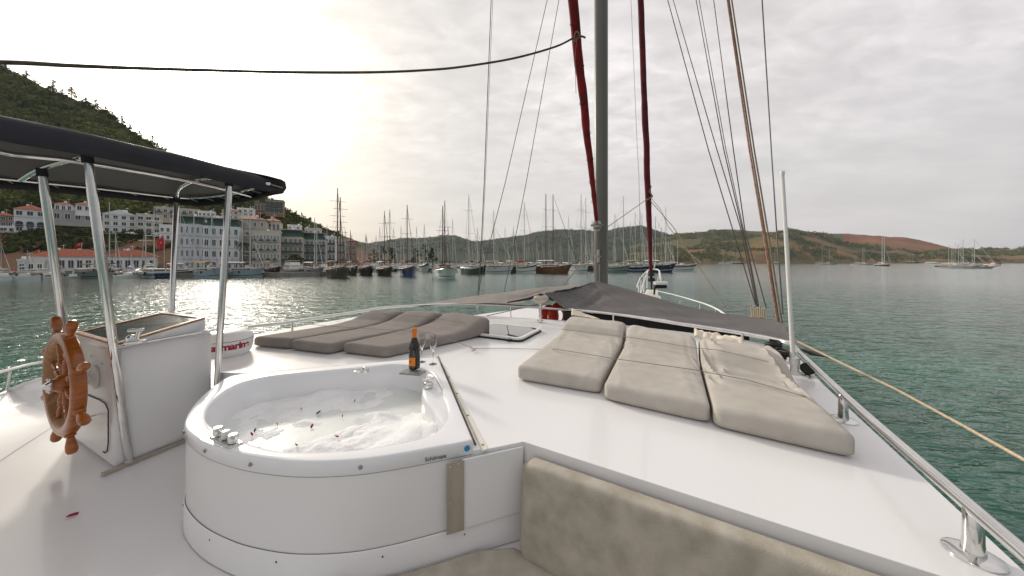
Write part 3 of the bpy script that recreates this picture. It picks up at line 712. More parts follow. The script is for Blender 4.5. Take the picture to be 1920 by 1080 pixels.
# ---- mattresses
def cushion(name, base, prof, label, group, mat, width_r=.03, cat='mattress', wr=0.0, seam=None, seed=0, nu=110, sq=6.5, sagc=0.0):
    NL, NR, FR, FLc = [Vector((p.x, p.y, 0)) for p in base]
    zb = base[0].z; K = 72; Lm = ((FLc + FR) / 2 - (NL + NR) / 2).length; mb = MB(); vs = []
    st = []
    r = .045
    for a in (0, 20, 40, 60, 80, 90): st.append((r * (1 - math.sin(R(a))) , r * (1 - math.cos(R(90 - a))) if False else None, a))
    stations = []
    for a in (4, 18, 36, 54, 72, 90): stations.append((r * (1 - math.sin(R(a))) / Lm, r * (1 - math.cos(R(90 - a)))))
    stations = [((r - r * math.cos(R(a))) / Lm, r - r * math.sin(R(a))) for a in (6, 20, 36, 54, 72, 90)]
    inner = [((r + (Lm - 2 * r) * k / nu) / Lm, 0.0) for k in range(1, nu)]
    allst = stations + inner + [(1 - s_, i_) for s_, i_ in stations[::-1]]
    for s_, inset in allst:
        a = NL.lerp(FLc, s_); b = NR.lerp(FR, s_); wv = b - a; wl = wv.length; wd_ = wv / wl; c = (a + b) / 2
        hgt = lerp_tab(prof, s_); hw = wl / 2 - inset - .004; hh = max(.01, hgt / 2 - inset)
        for k in range(K):
            th = 2 * math.pi * (k + .5) / K; cx_, sz_ = math.cos(th), math.sin(th)
            x = math.copysign(abs(cx_) ** (2 / sq), cx_) * hw; z = math.copysign(abs(sz_) ** (2 / sq), sz_) * hh
            p = c + wd_ * x; zt = zb + hgt / 2 + z
            if sz_ > 0:
                n1_ = noise.noise(Vector((p.x * 2.2 + seed, p.y * 2.2, seed))) * .006 + noise.noise(Vector((p.x * 6 + seed, p.y * 6, seed))) * .004
                if wr:
                    al = x / hw * .5 + .5
                    rg = lambda v: 1 - abs(noise.noise(v)) * 3.2
                    wk = max(0, min(1, (s_ - .22) / .3)) if seed == 9 else (.35 + .65 * max(0, 1 - abs(s_ - .68) / .25))
                    n1_ += wk * wr * (max(-.4, rg(Vector((al * 6 + seed + s_ * 2.5, s_ * 2.2, 1.0 + seed)))) + .6 * max(-.4, rg(Vector((al * 13 + s_ * 4, s_ * 4, seed)))) - .8) * .9
                n1_ -= sagc * math.exp(-((x / hw) ** 2) * 2)
                zt += n1_ * (sz_ ** .5)
                if seam is not None:
                    d = abs(s_ - seam) * Lm
                    zt -= .016 * math.exp(-(d / .014) ** 2) * sz_
            vs.append((p.x, p.y, max(zb + .002, zt)))
    n = len(allst); fs = [(i * K + k, (i + 1) * K + k, (i + 1) * K + (k + 1) % K, i * K + (k + 1) % K) for i in range(n - 1) for k in range(K)]
    fs += [tuple(range(K)), tuple((n - 1) * K + K - 1 - k for k in range(K))]
    mb.add(vs, fs)
    o = mb.build(name, mat, smooth=True); tag(o, label, cat, group); return o
gs = 'padded sun mattresses on the starboard side'; gp = 'padded sun mattresses on the port side'
pS = [(0, .12), (.70, .13), (.765, .15), (.80, .21), (.86, .245), (.95, .255), (1, .24)]
cushion('sun_mattress', [G(967, 714, DK), G(1127, 742, DK), G(1176, 603, .675), G(1070, 590, .675)], pS, 'pale beige sun mattress with a raised headrest, the one nearest the deck hatch', gs, M['fab_stbd'], wr=.007, seam=.76, seed=1, sagc=.01)
cushion('sun_mattress', [G(1130, 752, DK), G(1334, 799, DK), G(1305, 630, .675), G(1180, 606, .675)], pS, 'middle pale beige sun mattress of the starboard three, with a raised headrest', gs, M['fab_stbd'], wr=.009, seam=.74, seed=4, sagc=.008)
cushion('sun_mattress', [G(1337, 804, DK), G(1613, 868, DK), G(1455, 652, .675), G(1308, 630, .675)], [(0, .12), (.55, .13), (.66, .15), (.75, .22), (.84, .25), (.95, .26), (1, .24)], 'pale beige sun mattress nearest the steel handrail, with a rumpled cover', gs, M['fab_stbd'], wr=.022, seam=.52, seed=9, sagc=.0)
pP = [(0, .11), (.62, .115), (.74, .14), (.84, .20), (.92, .235), (1, .225)]
cushion('sun_mattress', [G(640, 663, DK), G(722, 673, DK), G(921, 592, .675), G(845, 581, .675)], pP, 'taupe sun mattress nearest the champagne bottle, with a raised headrest', gp, M['fab_port'], seed=11, sagc=.004)
cushion('sun_mattress', [G(543, 657, DK), G(616, 666, DK), G(834, 583, .675), G(772, 579, .675)], pP, 'middle taupe sun mattress of the port three', gp, M['fab_port'], seed=13)
cushion('sun_mattress', [G(472, 650, DK), G(541, 656, DK), G(765, 580, .675), G(705, 578, .675)], pP, 'taupe sun mattress nearest the radar dome and the port handrail', gp, M['fab_port'], seed=17)
# loose cover bunched behind the starboard headrests
mb = MB(); 
def cov(u, v):
    a = G(1302, 627, .665).lerp(G(1392, 640, .665), u); z = .03 * noise.noise(Vector((u * 9, v * 3, 0))) + .035 * math.sin(v * math.pi) * (1 - .4 * u)
    p = a + Vector((.4, .75, 0)).normalized() * (v - .35) * .20; return (p.x, p.y, a.z + z - .02 * abs(v - .5))
mb.grid(cov, 30, 10); tag(mb.build('bunched_cover', M['cover'], smooth=True, solid=.006), 'cream loose cloth bunched on the headrest of the rumpled mattress', 'cloth')
mb = MB()
def cov2(u, v):
    a = G(1070, 590, .675).lerp(G(1122, 597, .675), u); z = .085 * (1 - u) ** 1.2 * v + .006 * noise.noise(Vector((u * 7, v * 3, 5)))
    p = a + Vector((.5, .85, 0)).normalized() * (.02 + .03 * v); return (p.x, p.y, a.z - .01 + z)
mb.grid(cov2, 16, 6); tag(mb.build('cover_flap', M['cover'], smooth=True, solid=.006), 'cream cloth flap sticking up behind the headrest near the hatch', 'cloth')
# ---- bench backrest against the cabin side and its seat pad
bd = d1.copy(); bd.z = 0; bd.normalize(); bn = Vector((bd.y, -bd.x, 0))
if bn.y > 0: bn = -bn
s0 = Vector((C0.x, C0.y, 0)) + bd * .035
mb = MB(); vs = []; Kb = 40; nb = 60; LB = 2.1
for i in range(nb + 1):
    s_ = i / nb; inset = 0
    e = min(s_ * LB, LB - s_ * LB); r = .03
    inset = r - math.sqrt(max(0, r * r - max(0, r - e) ** 2)) if e < r else 0
    for k in range(Kb):
        th = 2 * math.pi * (k + .5) / Kb; cx_, sz_ = math.cos(th), math.sin(th)
        n_ = math.copysign(abs(cx_) ** .42, cx_) * (.05 - inset); z = math.copysign(abs(sz_) ** .26, sz_) * (.215 - inset)
        p = s0 + bd * (s_ * LB) + bn * (.055 + n_ + (.215 - z) * .10 * 1.0)
        bump_ = noise.noise(Vector((s_ * 9, z * 4, 0))) * .004 if cx_ > 0 else 0
        vs.append((p.x + bn.x * bump_, p.y + bn.y * bump_, EYE - 1.175 + z))
fs = [(i * Kb + k, i * Kb + (k + 1) % Kb, (i + 1) * Kb + (k + 1) % Kb, (i + 1) * Kb + k) for i in range(nb) for k in range(Kb)] + [tuple(range(Kb))[::-1], tuple(nb * Kb + k for k in range(Kb))]
mb.add(vs, fs); tag(mb.build('bench_backrest', M['fab_bench'], smooth=True), 'long mottled beige backrest cushion leaning against the cabin side', 'cushion')
mb = MB(); sp = [xy(C0 + bn * .10 + bd * .0), xy(s0 + bd * 2.0 + bn * .13), (1.35, -.3), (.0, -.1), (-.25, .6)]
frontpts = [cen + (p - cen) * 1.03 for p in ring_out[60:90]]
sp += [xy(frontpts[14])] + [xy(p) for p in frontpts[17::4]]
mb.prism(sp, EYE - FL + .002, EYE - 1.375); tag(mb.build('seat_pad', M['fab_bench'], bevel=.02, seg=3, smooth=True), 'mottled beige seat pad on the cockpit floor between tub and backrest', 'cushion')

# ---- deck hatch
hq = [G(880, 630, DK), G(976, 642, DK), G(1016, 621, DK), G(921, 611, DK)]
hc_ = sum(hq, Vector()) / 4
hatch = thing('deck_hatch', 'square smoked glass deck hatch with rounded metal frame between the mattresses', 'hatch', hc_)
def rr_poly(q, r, k=1.0):
    out = []; n = 4
    for i in range(n):
        p0, p, p2 = q[i - 1], q[i], q[(i + 1) % n]; a = p + (p0 - p).normalized() * r; b = p + (p2 - p).normalized() * r
        for t in (0, .25, .5, .75, 1): out.append((1 - t) ** 2 * a + 2 * t * (1 - t) * p + t * t * b)
    c = sum(q, Vector()) / 4
    return [c + (p - c) * k for p in out]
def annul(q, r, k0, k1, z0, z1):
    o, i_ = rr_poly(q, r, k0), rr_poly(q, r, k1); n = len(o); mb = MB()
    vs = [(p.x, p.y, z0) for p in o] + [(p.x, p.y, z1) for p in o] + [(p.x, p.y, z1) for p in i_] + [(p.x, p.y, z0) for p in i_]
    fs = []
    for a, b in ((0, 1), (1, 2), (2, 3), (3, 0)):
        for k in range(n): fs.append((a * n + k, a * n + (k + 1) % n, b * n + (k + 1) % n, b * n + k))
    return mb.add(vs, fs)
annul(hq, .09, 1.04, .96, hc_.z + .001, hc_.z + .018).build('gasket', M['black'], hatch)
annul(hq, .09, 1.0, .90, hc_.z + .018, hc_.z + .046).build('frame', M['white'], hatch, bevel=.004)
mb = MB(); mb.prism([xy(p) for p in rr_poly(hq, .08, .905)], hc_.z + .02, hc_.z + .043); mb.build('smoked_glass', pm('smoked_acrylic', (.02, .018, .018), .03, coat=1.0), hatch)
mb = MB(); hb = (hq[0] + hq[1]) / 2
for t in (.15, .8):
    mb = MB(); mb.box(hq[0].lerp(hq[1], t) + Vector((0, -.02, .015)), (.05, .04, .02), -.25); mb.build('hinge', M['black'], hatch)

# ---- handrail round the sun deck
RH = .775
rail = thing('deck_handrail', 'low polished steel handrail running round the edge of the sun deck', 'handrail', Vector((0, 3, EYE - DK)))
rp_ = [G(2150, 1245, RH), G(1920, 1037, RH), G(1815, 946, RH), G(1600, 757, RH), G(1500, 662, RH), G(1484, 645, RH), G(1455, 637, RH), G(1380, 623, RH), G(1280, 608, RH), G(1151, 589, RH), G(1014, 577, RH), G(895, 570, RH), G(800, 572, RH), G(720, 577, RH), G(688, 582, RH), G(620, 592, RH), G(550, 603, RH), G(465, 613, RH)]
dense = []
for i in range(len(rp_) - 1):
    dense.append(rp_[i])
mb = MB(); mb.path(catmull(rp_[:5] + rp_[5:], 120, False), .021, n=14); mb.build('rail_tube', M['steel'], rail, smooth=True)
for px, py in ((1825, 955), (1581, 741), (1150, 589), (1013, 577), (895, 571), (548, 604), (1392, 626)):
    # stanchion foot inboard of the rail
    T = G(px, py, RH); Bp = Vector((T.x, T.y, EYE - DK)); mb = MB(); big = px > 1500
    mb.lathe([(.026, .012), (.024, .03), (.022, .05), (.021, .145), (.017, .15)] if big else [(.014, .01), (.013, .145)], Bp, 20)
    so_ = mb.build('stanchion', M['steel'], rail, smooth=True)
    mb = MB(); mb.lathe([(.062, 0), (.062, .005), (.05, .010), (.03, .013), (.026, .013)] if big else [(.035, 0), (.035, .008), (.014, .012)], Bp, 28); fl = mb.build('base_flange', M['steel'], so_, smooth=True)
# aft port rail seen behind the wheel
mb = MB(); mb.path(catmull([G(-400, 760, 1.08), G(-120, 722, 1.08), G(0, 698, 1.08), G(40, 688, 1.08), G(80, 679, 1.08), G(150, 672, 1.08), G(300, 655, 1.08)], 30, False), .018, n=10)
for px, py in ((20, 693), (250, 660)): q_ = G(px, py, 1.08); mb.tube(q_, q_ + Vector((-.04, 0, -.2)), .012, n=8)
tag(mb.build('quarter_rail', M['steel'], smooth=True), 'curved steel rail outside the port coaming left of the wheel', 'rail')

# ---- champagne, glasses, tray
q = G(774, 697, RIM - .012)
td = R(-14)
mb = MB(); mb.box(q + Vector((0, 0, -.005)), (.175, .10, .012), td); tag(mb.build('serving_tray', pm('slate_tray', (.22, .22, .215), .35, var=.15, scale=20), bevel=.003), 'small slate grey tray under the champagne bottle on the tub rim', 'tray')
q = G(777, 691, RIM - .018)
bot = thing('champagne_bottle', 'dark champagne bottle with orange foil and orange label on the tub rim', 'bottle', q + Vector((0, 0, .002)))
q = q + Vector((0, 0, .002))
mb = MB(); mb.lathe([(.036, 0), (.043, .004), (.043, .15), (.040, .18), (.028, .215), (.018, .245), (.0155, .27)], q, 32); mb.build('glass_body', M['bottle'], bot, smooth=True)
mb = MB(); mb.lathe([(.0185, .236), (.0175, .262), (.019, .29), (.020, .305), (.019, .318), (.0, .322)], q, 24); mb.build('foil_neck', M['foil'], bot, smooth=True)
def wrap(a0, a1, z0, z1, r, name, mat):
    mb = MB(); mb.grid(lambda u, v: (q.x + r * math.cos(a0 + (a1 - a0) * u), q.y + r * math.sin(a0 + (a1 - a0) * u), q.z + z0 + (z1 - z0) * v), 16, 2); mb.build(name, mat, bot, smooth=True)
av = math.atan2(-q.y, -q.x)
wrap(av - 1.3, av + .15, .03, .095, .0437, 'front_label', M['label_o']); wrap(av + .2, av + 1.4, .02, .12, .0436, 'back_label', M['label_b'])
mb = MB(); mb.box((q.x + .0445 * math.cos(av - .75), q.y + .0445 * math.sin(av - .75), q.z + .065), (.002, .012, .012), av - .75); mb.build('label_crest', M['gap'], bot)
for k, (px, py, lab) in enumerate(((812, 683, 'champagne flute at the corner of the tub rim, clear of the bottle'), (791, 679, 'champagne flute half hidden behind the bottle'))):
    g = G(px, py, RIM - .001); fl_ = thing('champagne_flute', lab, 'glass', g, group='champagne flutes')
    mb = MB(); mb.lathe([(.032, 0), (.032, .002), (.006, .005), (.0038, .012), (.0036, .10), (.008, .108)], g, 20); mb.build('stem', M['clear'], fl_, smooth=True)
    mb = MB(); mb.lathe([(.004, .106), (.016, .125), (.026, .155), (.030, .19), (.028, .245), (.0268, .245), (.0285, .19), (.0245, .157), (.014, .128), (.0, .112)], g, 28); mb.build('bowl', M['clear'], fl_, smooth=True)

# ---- bungee cords over the mattresses
def cordo(pts, name, lab, r=.0028, m='cord', cat='cord', group=None, n=6, sm=None):
    mb = MB(); mb.path(catmull(pts, sm, False) if sm else pts, r, n=n); return tag(mb.build(name, M[m], smooth=True), lab, cat, group)
gc = 'thin cords tied across the mattresses'
cordo([G(690, 586, .72), G(745, 589, .70), G(800, 594, .69), G(860, 604, .72), G(885, 608, .78), G(904, 614, .88), G(930, 620, .905)], 'hold_down_cord', 'thin cord over the port headrests', group=gc)
cordo([G(566, 606, .80), G(600, 610, .79), G(700, 617, .785), G(760, 620, .785), G(806, 624, .785), G(835, 633, .80), G(887, 653, .908), G(940, 653, .908), G(1020, 655, .905), G(1040, 654, .78), G(1150, 672, .775), G(1300, 693, .775), G(1400, 712, .775), G(1512, 744, .79)], 'hold_down_cord', 'long thin cord from the port mattresses past the hatch to the handrail', group=gc)
cordo([G(1052, 617, .775), G(1120, 625, .74), G(1172, 631, .72), G(1230, 640, .72), G(1300, 652, .70), G(1345, 656, .68), G(1440, 678, .68)], 'hold_down_cord', 'thin cord over the starboard headrests', group=gc)
cordo([G(882, 650, .905), G(890, 656, .895), G(886, 658, .90), G(893, 654, .89)], 'cord_knot', 'small knot in the cord on the white deck right of the flutes', r=.005)

# ---- mast, furled sails and rigging
MASTD = 7.2
mx_ = at(1127, MASTD)
mast = thing('yacht_mast', 'thick grey mast rising through the charcoal awning', 'mast', Vector((mx_.x, mx_.y, EYE - 1.33)))
mb = MB(); mb.lathe([(.15, 0), (.15, 15), (.12, 21), (.0, 21.2)], Vector((mx_.x, mx_.y, EYE - 1.33)), 28); mb.build('mast_tube', M['mast'], mast, smooth=True)
mb = MB(); mb.box(at(1122, MASTD - .15, EYE + .13), (.05, .04, .28)); mb.box(at(1122, MASTD - .155, EYE + .12), (.12, .03, .03)); mb.build('cleat', M['brushed'], mast, bevel=.005)
mb = MB(); mb.box(at(1124, MASTD - .155, EYE - .30), (.02, .02, .5)); mb.build('sail_track', M['dull_metal'], mast)
mastxy = (mx_.x, mx_.y)
a = G(1119, 425, -.66 * 1.0); a = at(1119, 6.75, EYE + (491 - 417) / F * 6.75); b = at(1073, 3.7, EYE + 491 / F * 3.7)
dv_ = (b - a)
s1 = thing('furled_staysail', 'bright red furled sail slanting up from the mast to the top edge', 'sail', a)
pts = [a + dv_ * t for t in np.linspace(0.02, 2.2, 50)]
mb = MB(); mb.path([p + Vector((.012 * noise.noise(Vector((i * .3, 1, 2))), 0, 0)) for i, p in enumerate(pts)], [.038 + .022 * min(1, i / 14) + .012 * noise.noise(Vector((i * .9, 0, 0))) for i in range(50)], n=12); mb.build('sail_roll', M['sail_red'], s1, smooth=True)
for k in range(1, 8):
    p_ = a + dv_ * (.13 * k + .03); q_ = dv_.normalized(); e1 = q_.cross(Vector((0, 1, 0))).normalized(); e2 = q_.cross(e1)
    mb = MB(); mb.path([p_ + (e1 * math.cos(t) + e2 * math.sin(t)) * .060 for t in np.linspace(0, 6.283, 13)[:-1]], .0035, n=5, closed=True); mb.build('sail_tie', M['sail_maroon'], s1)
mb = MB(); dn = dv_.normalized(); mb.lathe([(.02, -.28), (.02, -.20), (.085, -.19), (.09, -.13), (.06, -.12), (.06, -.08), (.085, -.07), (.085, -.03), (.03, -.02), (.025, .05)], a, 20, dn); mb.build('furling_drum', M['dull_metal'], s1, smooth=True)
mb = MB(); mb.path([a + Vector((-.12, -.02, -.07)), a + Vector((-.06, -.12, -.05)), a + Vector((.08, -.11, -.06)), a + Vector((.14, 0, -.05)), a + Vector((.05, .1, -.03)), a + Vector((-.1, .06, -.05))], .018, n=6, closed=True); mb.build('furling_line', M['rope'], s1, smooth=True)
bowp = at(1222, 13.0, EYE - (545 - HY) / F * 13.0)
tl = .348; tx = Vector((mastxy[0], mastxy[1], 0))
y_ = 13.0 + (MASTD - 13.0) * tl; top_ = Vector((0, 0, EYE + 491 / F * y_)); k0 = (1201 - HX) / F * y_; top_.x = k0; top_.y = y_
s2 = thing('furled_jib', 'dark maroon furled jib on the forestay at the bow', 'sail', bowp)
dv2 = top_ - bowp
pts = [bowp + dv2 * t for t in np.linspace(.075, 1.6, 60)]
mb = MB(); mb.path([p + Vector((.035 * noise.noise(Vector((i * .25, 4, 2))), 0, 0)) for i, p in enumerate(pts)], [(.06 + .05 * min(1, i / 10)) * (1 if i < 24 else .92) + .012 * noise.noise(Vector((i * .6, 3, 0))) for i in range(60)], n=12); mb.build('sail_roll', M['sail_maroon'], s2, smooth=True)
mb = MB(); mb.path([bowp + dv2 * t for t in (0, .08)], .035, n=8); mb.lathe([(.04, .40), (.14, .42), (.15, .5), (.05, .55), (.05, .62), (.12, .64), (.12, .7), (.05, .74)], bowp, 16, dv2.normalized()); mb.build('furling_drum', M['black'], s2, smooth=True)
mb = MB(); cp = bowp + dv2 * .355; mb.path([cp + Vector((-.12, -.12, -.1)), cp + Vector((.1, -.14, .05)), cp + Vector((-.02, -.15, .25)), cp + Vector((.05, -.12, .45))], .035, n=8); mb.build('sheet_bundle', M['rope'], s2, smooth=True)
cl_ = cp
def ext(a, b, k): return a + (b - a) * k
cordo([cl_, at(1140, 11.0, EYE - (425 - HY) / F * 11.0), D(1095, 488, 9.3), D(1050, 543, 7.9)], 'jib_sheet', 'slack jib sheet led from the bow sail down to the port side', r=.012, m='rope', cat='rope', group='jib sheets')
cordo([cl_, D(1262, 425, 10.6), D(1303, 489, 9.4), D(1360, 575, 7.4)], 'jib_sheet', 'jib sheet led from the bow sail down to the starboard side', r=.012, m='rope', cat='rope', group='jib sheets')
cordo([cl_ + Vector((.05, 0, .1)), D(1240, 395, 11.2), D(1253, 425, 10.6), D(1290, 470, 9.7)], 'jib_sheet', 'shorter doubled jib sheet beside the starboard one', r=.010, m='rope', cat='rope', group='jib sheets')
def shroud(pts, dep0, dep1, name, lab, r, m='wire', cat='wire', group=None):
    """pts: photo points bottom..top; the wire leaves base depth dep0 and reaches depth dep1 at its last point, then goes on upward"""
    y0, y1 = pts[0][1], pts[-1][1]; P = []
    for px, py in pts:
        t = (y0 - py) / (y0 - y1)
        # perspective-correct depth for a straight line
        d = 1 / ((1 - t) / dep0 + t / dep1); P.append(D(px, py, d))
    P.append(P[-1] + (P[-1] - P[-2]).normalized() * 5.0)
    mb = MB(); mb.path(P, r, n=6); return tag(mb.build(name, M[m], smooth=True), lab, cat, group)
gr = 'rigging wires and ropes'
for i, (pts, d0, d1_, nm, lab, r, m, cat) in enumerate([
    ([(1417, 572), (1385, 467), (1328, 280), (1252, 0)], 5.2, 6.3, 'shroud_wire', 'leftmost starboard shroud wire', .008, 'wire', 'wire'),
    ([(1419, 575), (1388, 425), (1344, 280), (1262, 0)], 5.2, 6.3, 'shroud_wire', 'second starboard shroud wire from the mast side', .008, 'wire', 'wire'),
    ([(1421, 575), (1400, 465), (1357, 280), (1305, 0)], 5.1, 6.1, 'shroud_wire', 'third starboard shroud wire from the mast side', .008, 'wire', 'wire'),
    ([(1423, 575), (1405, 480), (1361, 280), (1311, 0)], 5.1, 6.1, 'halyard', 'thin pale halyard beside the third starboard shroud', .006, 'rope', 'rope'),
    ([(1437, 578), (1397, 433), (1375, 280), (1338, 0)], 5.0, 6.0, 'shroud_wire', 'starboard shroud wire just left of the rope bundle', .008, 'wire', 'wire'),
    ([(1458, 605), (1433, 447), (1405, 280), (1364, 0)], 4.6, 5.6, 'running_rope', 'red flecked halyard, left edge of the rope bundle', .013, 'rope_red', 'rope'),
    ([(1461, 606), (1438, 455), (1409, 280), (1367, 0)], 4.6, 5.6, 'running_rope', 'brown halyard in the middle of the rope bundle', .011, 'rope', 'rope'),
    ([(1466, 606), (1445, 467), (1414, 280), (1372, 0)], 4.5, 5.5, 'running_rope', 'pale brown halyard, right edge of the rope bundle', .011, 'rope', 'rope'),
    ([(1468, 590), (1457, 447), (1446, 280), (1429, 0)], 4.4, 5.2, 'shroud_wire', 'lone starboard stay between the rope bundle and the white pole', .009, 'wire', 'wire'),
    ([(896, 556), (902, 465), (908, 340), (921, 0)], 7.0, 7.6, 'shroud_wire', 'upright port shroud wire farthest from the mast', .010, 'wire', 'wire'),
    ([(898, 556), (904, 465), (910, 340), (924, 0)], 7.0, 7.6, 'halyard', 'thin halyard lying close along the upright port shroud', .005, 'wire', 'rope'),
    ([(897, 545), (914, 473), (948, 340), (1026, 0)], 7.0, 7.2, 'shroud_wire', 'slanting port shroud wire, the middle of the port three', .008, 'wire', 'wire'),
    ([(945, 548), (961, 473), (987, 340), (1048, 0)], 7.0, 7.2, 'shroud_wire', 'slanting port shroud wire nearest the mast', .008, 'wire', 'wire'),
    ([(1202, 535), (1198, 330), (1195, 280), (1183, 0)], 9.5, 8.0, 'flag_halyard', 'hair-thin halyard between the mast and the maroon jib', .005, 'wire', 'rope')]):
    shroud(pts, d0, d1_, nm, lab, r, m, cat, gr)
# overhead rope from the upper left
cordo([at(-300, 1.5, EYE + (491 - 118) / F * 1.5), D(0, 117, 1.7), D(130, 123, 1.95), D(260, 128, 2.2), D(400, 132, 2.5), D(520, 135, 2.75), D(640, 136, 3.0), D(720, 135, 3.2), D(790, 132, 3.35), D(860, 126, 3.5), D(960, 110, 3.65), D(1040, 88, 3.8), D(1078, 70, 3.88), D(1090, 68, 3.85), D(1098, 71, 3.85)],
      'overhead_rope', 'long weathered rope sagging across the sky from the upper left to the red sail', r=.0115, m='rope_dark', cat='rope', sm=160, n=8)
mb = MB(); e_ = D(1082, 70, 3.85); mb.path([e_ + Vector((.03 * math.cos(t), .055 * math.sin(t), .02 * math.sin(2 * t) + .003 * t)) * 1.1 for t in np.linspace(0, 9, 30)], .007, n=6)
mb.path([e_, D(1079, 95, 3.8), D(1078, 112, 3.78), D(1080, 175, 3.8)], .003, n=5)
tag(mb.build('rope_lashing', M['rope'], smooth=True), 'pale lashing tying the overhead rope round the red sail', 'lashing')
cordo([D(1495, 640, 2.85), D(1550, 667, 2.65), D(1580, 682, 2.5), D(1680, 730, 2.2), D(1800, 795, 1.85), D(1920, 862, 1.55), D(2100, 965, 1.2)], 'mooring_rope', 'tan rope stretched over the water from the awning tip to the right edge', r=.008, m='rope_pale', cat='rope')

# ---- awnings over the foredeck
def strip_awning(topc, botc, mat, name, lab, ws, seed, fan):
    T = catmull(topc, 150, False); B = catmull(botc, 150, False); mb = MB()
    def f(i, j):
        a, b = T[int(round(i * 149))], B[int(round(i * 149))]; p = a.lerp(b, j)
        s_ = math.sin(j * math.pi)
        z = -ws * .6 * s_ * math.sin(i * math.pi) + ws * .5 * noise.noise(Vector((i * 14 + j * fan, j * 1.4, seed))) * (.3 + s_) * max(0, 1 - i * 1.1) + .004 * noise.noise(Vector((i * 30, j * 6, seed)))
        fw = max(0, 1 - i * 1.5) * min(1, j * 5) * min(1, (1 - j) * 5)
        z += fw * ws * .16 * (1 - abs(noise.noise(Vector((i * 26 - j * 5.5, j * .9, seed + 3)))) * 4)
        return (p.x, p.y, p.z + z)
    mb.grid(f, 150, 30); return tag(mb.build(name, mat, smooth=True, solid=.003), lab, 'awning', 'foredeck awnings')
strip_awning([D(1024, 551, 5.3), D(1070, 540, 6.2), D(1110, 529, 6.95), D(1128, 529, 6.95), D(1200, 549, 6.3), D(1282, 573, 5.6), D(1370, 590, 5.0), D(1432, 597, 4.5), D(1466, 607, 4.0), D(1485, 632, 3.4), D(1552, 668, 2.7)],
             [D(1022, 552, 5.25), D(1045, 568, 5.15), D(1066, 580, 5.1), D(1100, 583, 5.0), D(1160, 588, 4.85), D(1240, 598, 4.5), D(1330, 612, 4.05), D(1400, 624, 3.7), D(1450, 634, 3.42), D(1490, 644, 3.15), D(1552, 669, 2.7)],
             M['awning'], 'awning', 'charcoal awning sloping from the mast to the starboard side', .12, 3, 5)
strip_awning([D(1111, 530, 6.9), D(1060, 536, 6.8), D(1000, 541, 6.8), D(940, 549, 6.7), D(890, 555, 6.6), D(820, 566, 6.2), D(765, 575, 5.9)],
             [D(1024, 552, 5.3), D(1000, 560, 5.4), D(968, 570, 5.5), D(930, 569, 5.5), D(895, 569, 5.5), D(830, 572, 5.6), D(768, 577, 5.7)],
             M['awning2'], 'awning', 'faded grey awning sloping from the mast to the port side', .06, 8, 3)
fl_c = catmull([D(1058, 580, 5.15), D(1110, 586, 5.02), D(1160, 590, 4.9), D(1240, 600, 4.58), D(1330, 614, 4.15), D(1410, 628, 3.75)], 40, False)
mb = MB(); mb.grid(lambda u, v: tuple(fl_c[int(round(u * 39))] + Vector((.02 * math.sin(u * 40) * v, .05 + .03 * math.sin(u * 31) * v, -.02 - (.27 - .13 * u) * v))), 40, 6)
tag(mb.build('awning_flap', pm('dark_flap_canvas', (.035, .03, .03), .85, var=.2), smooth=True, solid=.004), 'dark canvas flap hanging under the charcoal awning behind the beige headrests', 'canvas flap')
mb = MB(); mb.path([D(1552, 668, 2.7), D(1520, 662, 2.85), D(1500, 655, 2.95)], [.012, .02, .006], n=8); tag(mb.build('awning_toggle', M['black'], smooth=True), 'black toggle at the tip of the charcoal awning', 'toggle')
# searchlight on its post behind the hatch
pb = G(1013, 602, .90); sl = thing('deck_light', 'round weathered deck light on a short post at the front of the sun deck', 'lamp', pb)
T_ = at(1013, pb.y, EYE - (561 - HY) / F * pb.y)
mb = MB(); mb.tube(pb, T_, .022, n=12); mb.lathe([(.05, 0), (.05, .01), (.02, .015)], pb, 16); mb.build('post', M['steel'], sl, smooth=True)
mb = MB(); mb.ball(T_ + Vector((0, 0, .01)), .13, 18, 12, (1.0, .9, .58)); mb.build('lamp_head', M['brushed'], sl, smooth=True)
mb = MB(); mb.path([T_ + Vector((-.5, .1, -.06)), T_ + Vector((-.2, 0, .0)), T_ + Vector((0, -.06, .07)), T_ + Vector((.1, 0, .03)), T_ + Vector((.2, .05, -.02))], [.01, .02, .028, .03, .015], n=8); mb.build('lashing', M['black'], sl, smooth=True)
# life rings hung forward of the sun deck
for px, d, lab, r_ in ((1030, 6.2, 'orange life ring left of the pair seen under the rail', .15), (1049, 5.9, 'larger orange life ring beside the beige headrest', .19)):
    c = D(px, 593, d); lr = thing('life_ring', lab, 'life ring', c - Vector((0, 0, r_)), group='life rings')
    ax = Vector((.35, -1, 0)).normalized(); sd3 = Vector((1, .35, 0)).normalized()
    mb = MB(); mb.path([c + sd3 * (r_ * .8 * math.cos(t)) + Vector((0, 0, r_ * math.sin(t))) for t in np.linspace(0, 2 * math.pi, 25)[:-1]], .078, n=10, closed=True); mb.build('ring', M['orange'], lr, smooth=True)
    mb = MB(); mb.path([c + sd3 * .03 + ax * .07 + Vector((0, 0, r_ * 1.15)), c + sd3 * .05 + ax * .09, c - sd3 * .02 + ax * .08 + Vector((0, 0, -r_))], .009, n=6); mb.build('grab_line', M['rope_pale'], lr, smooth=True)
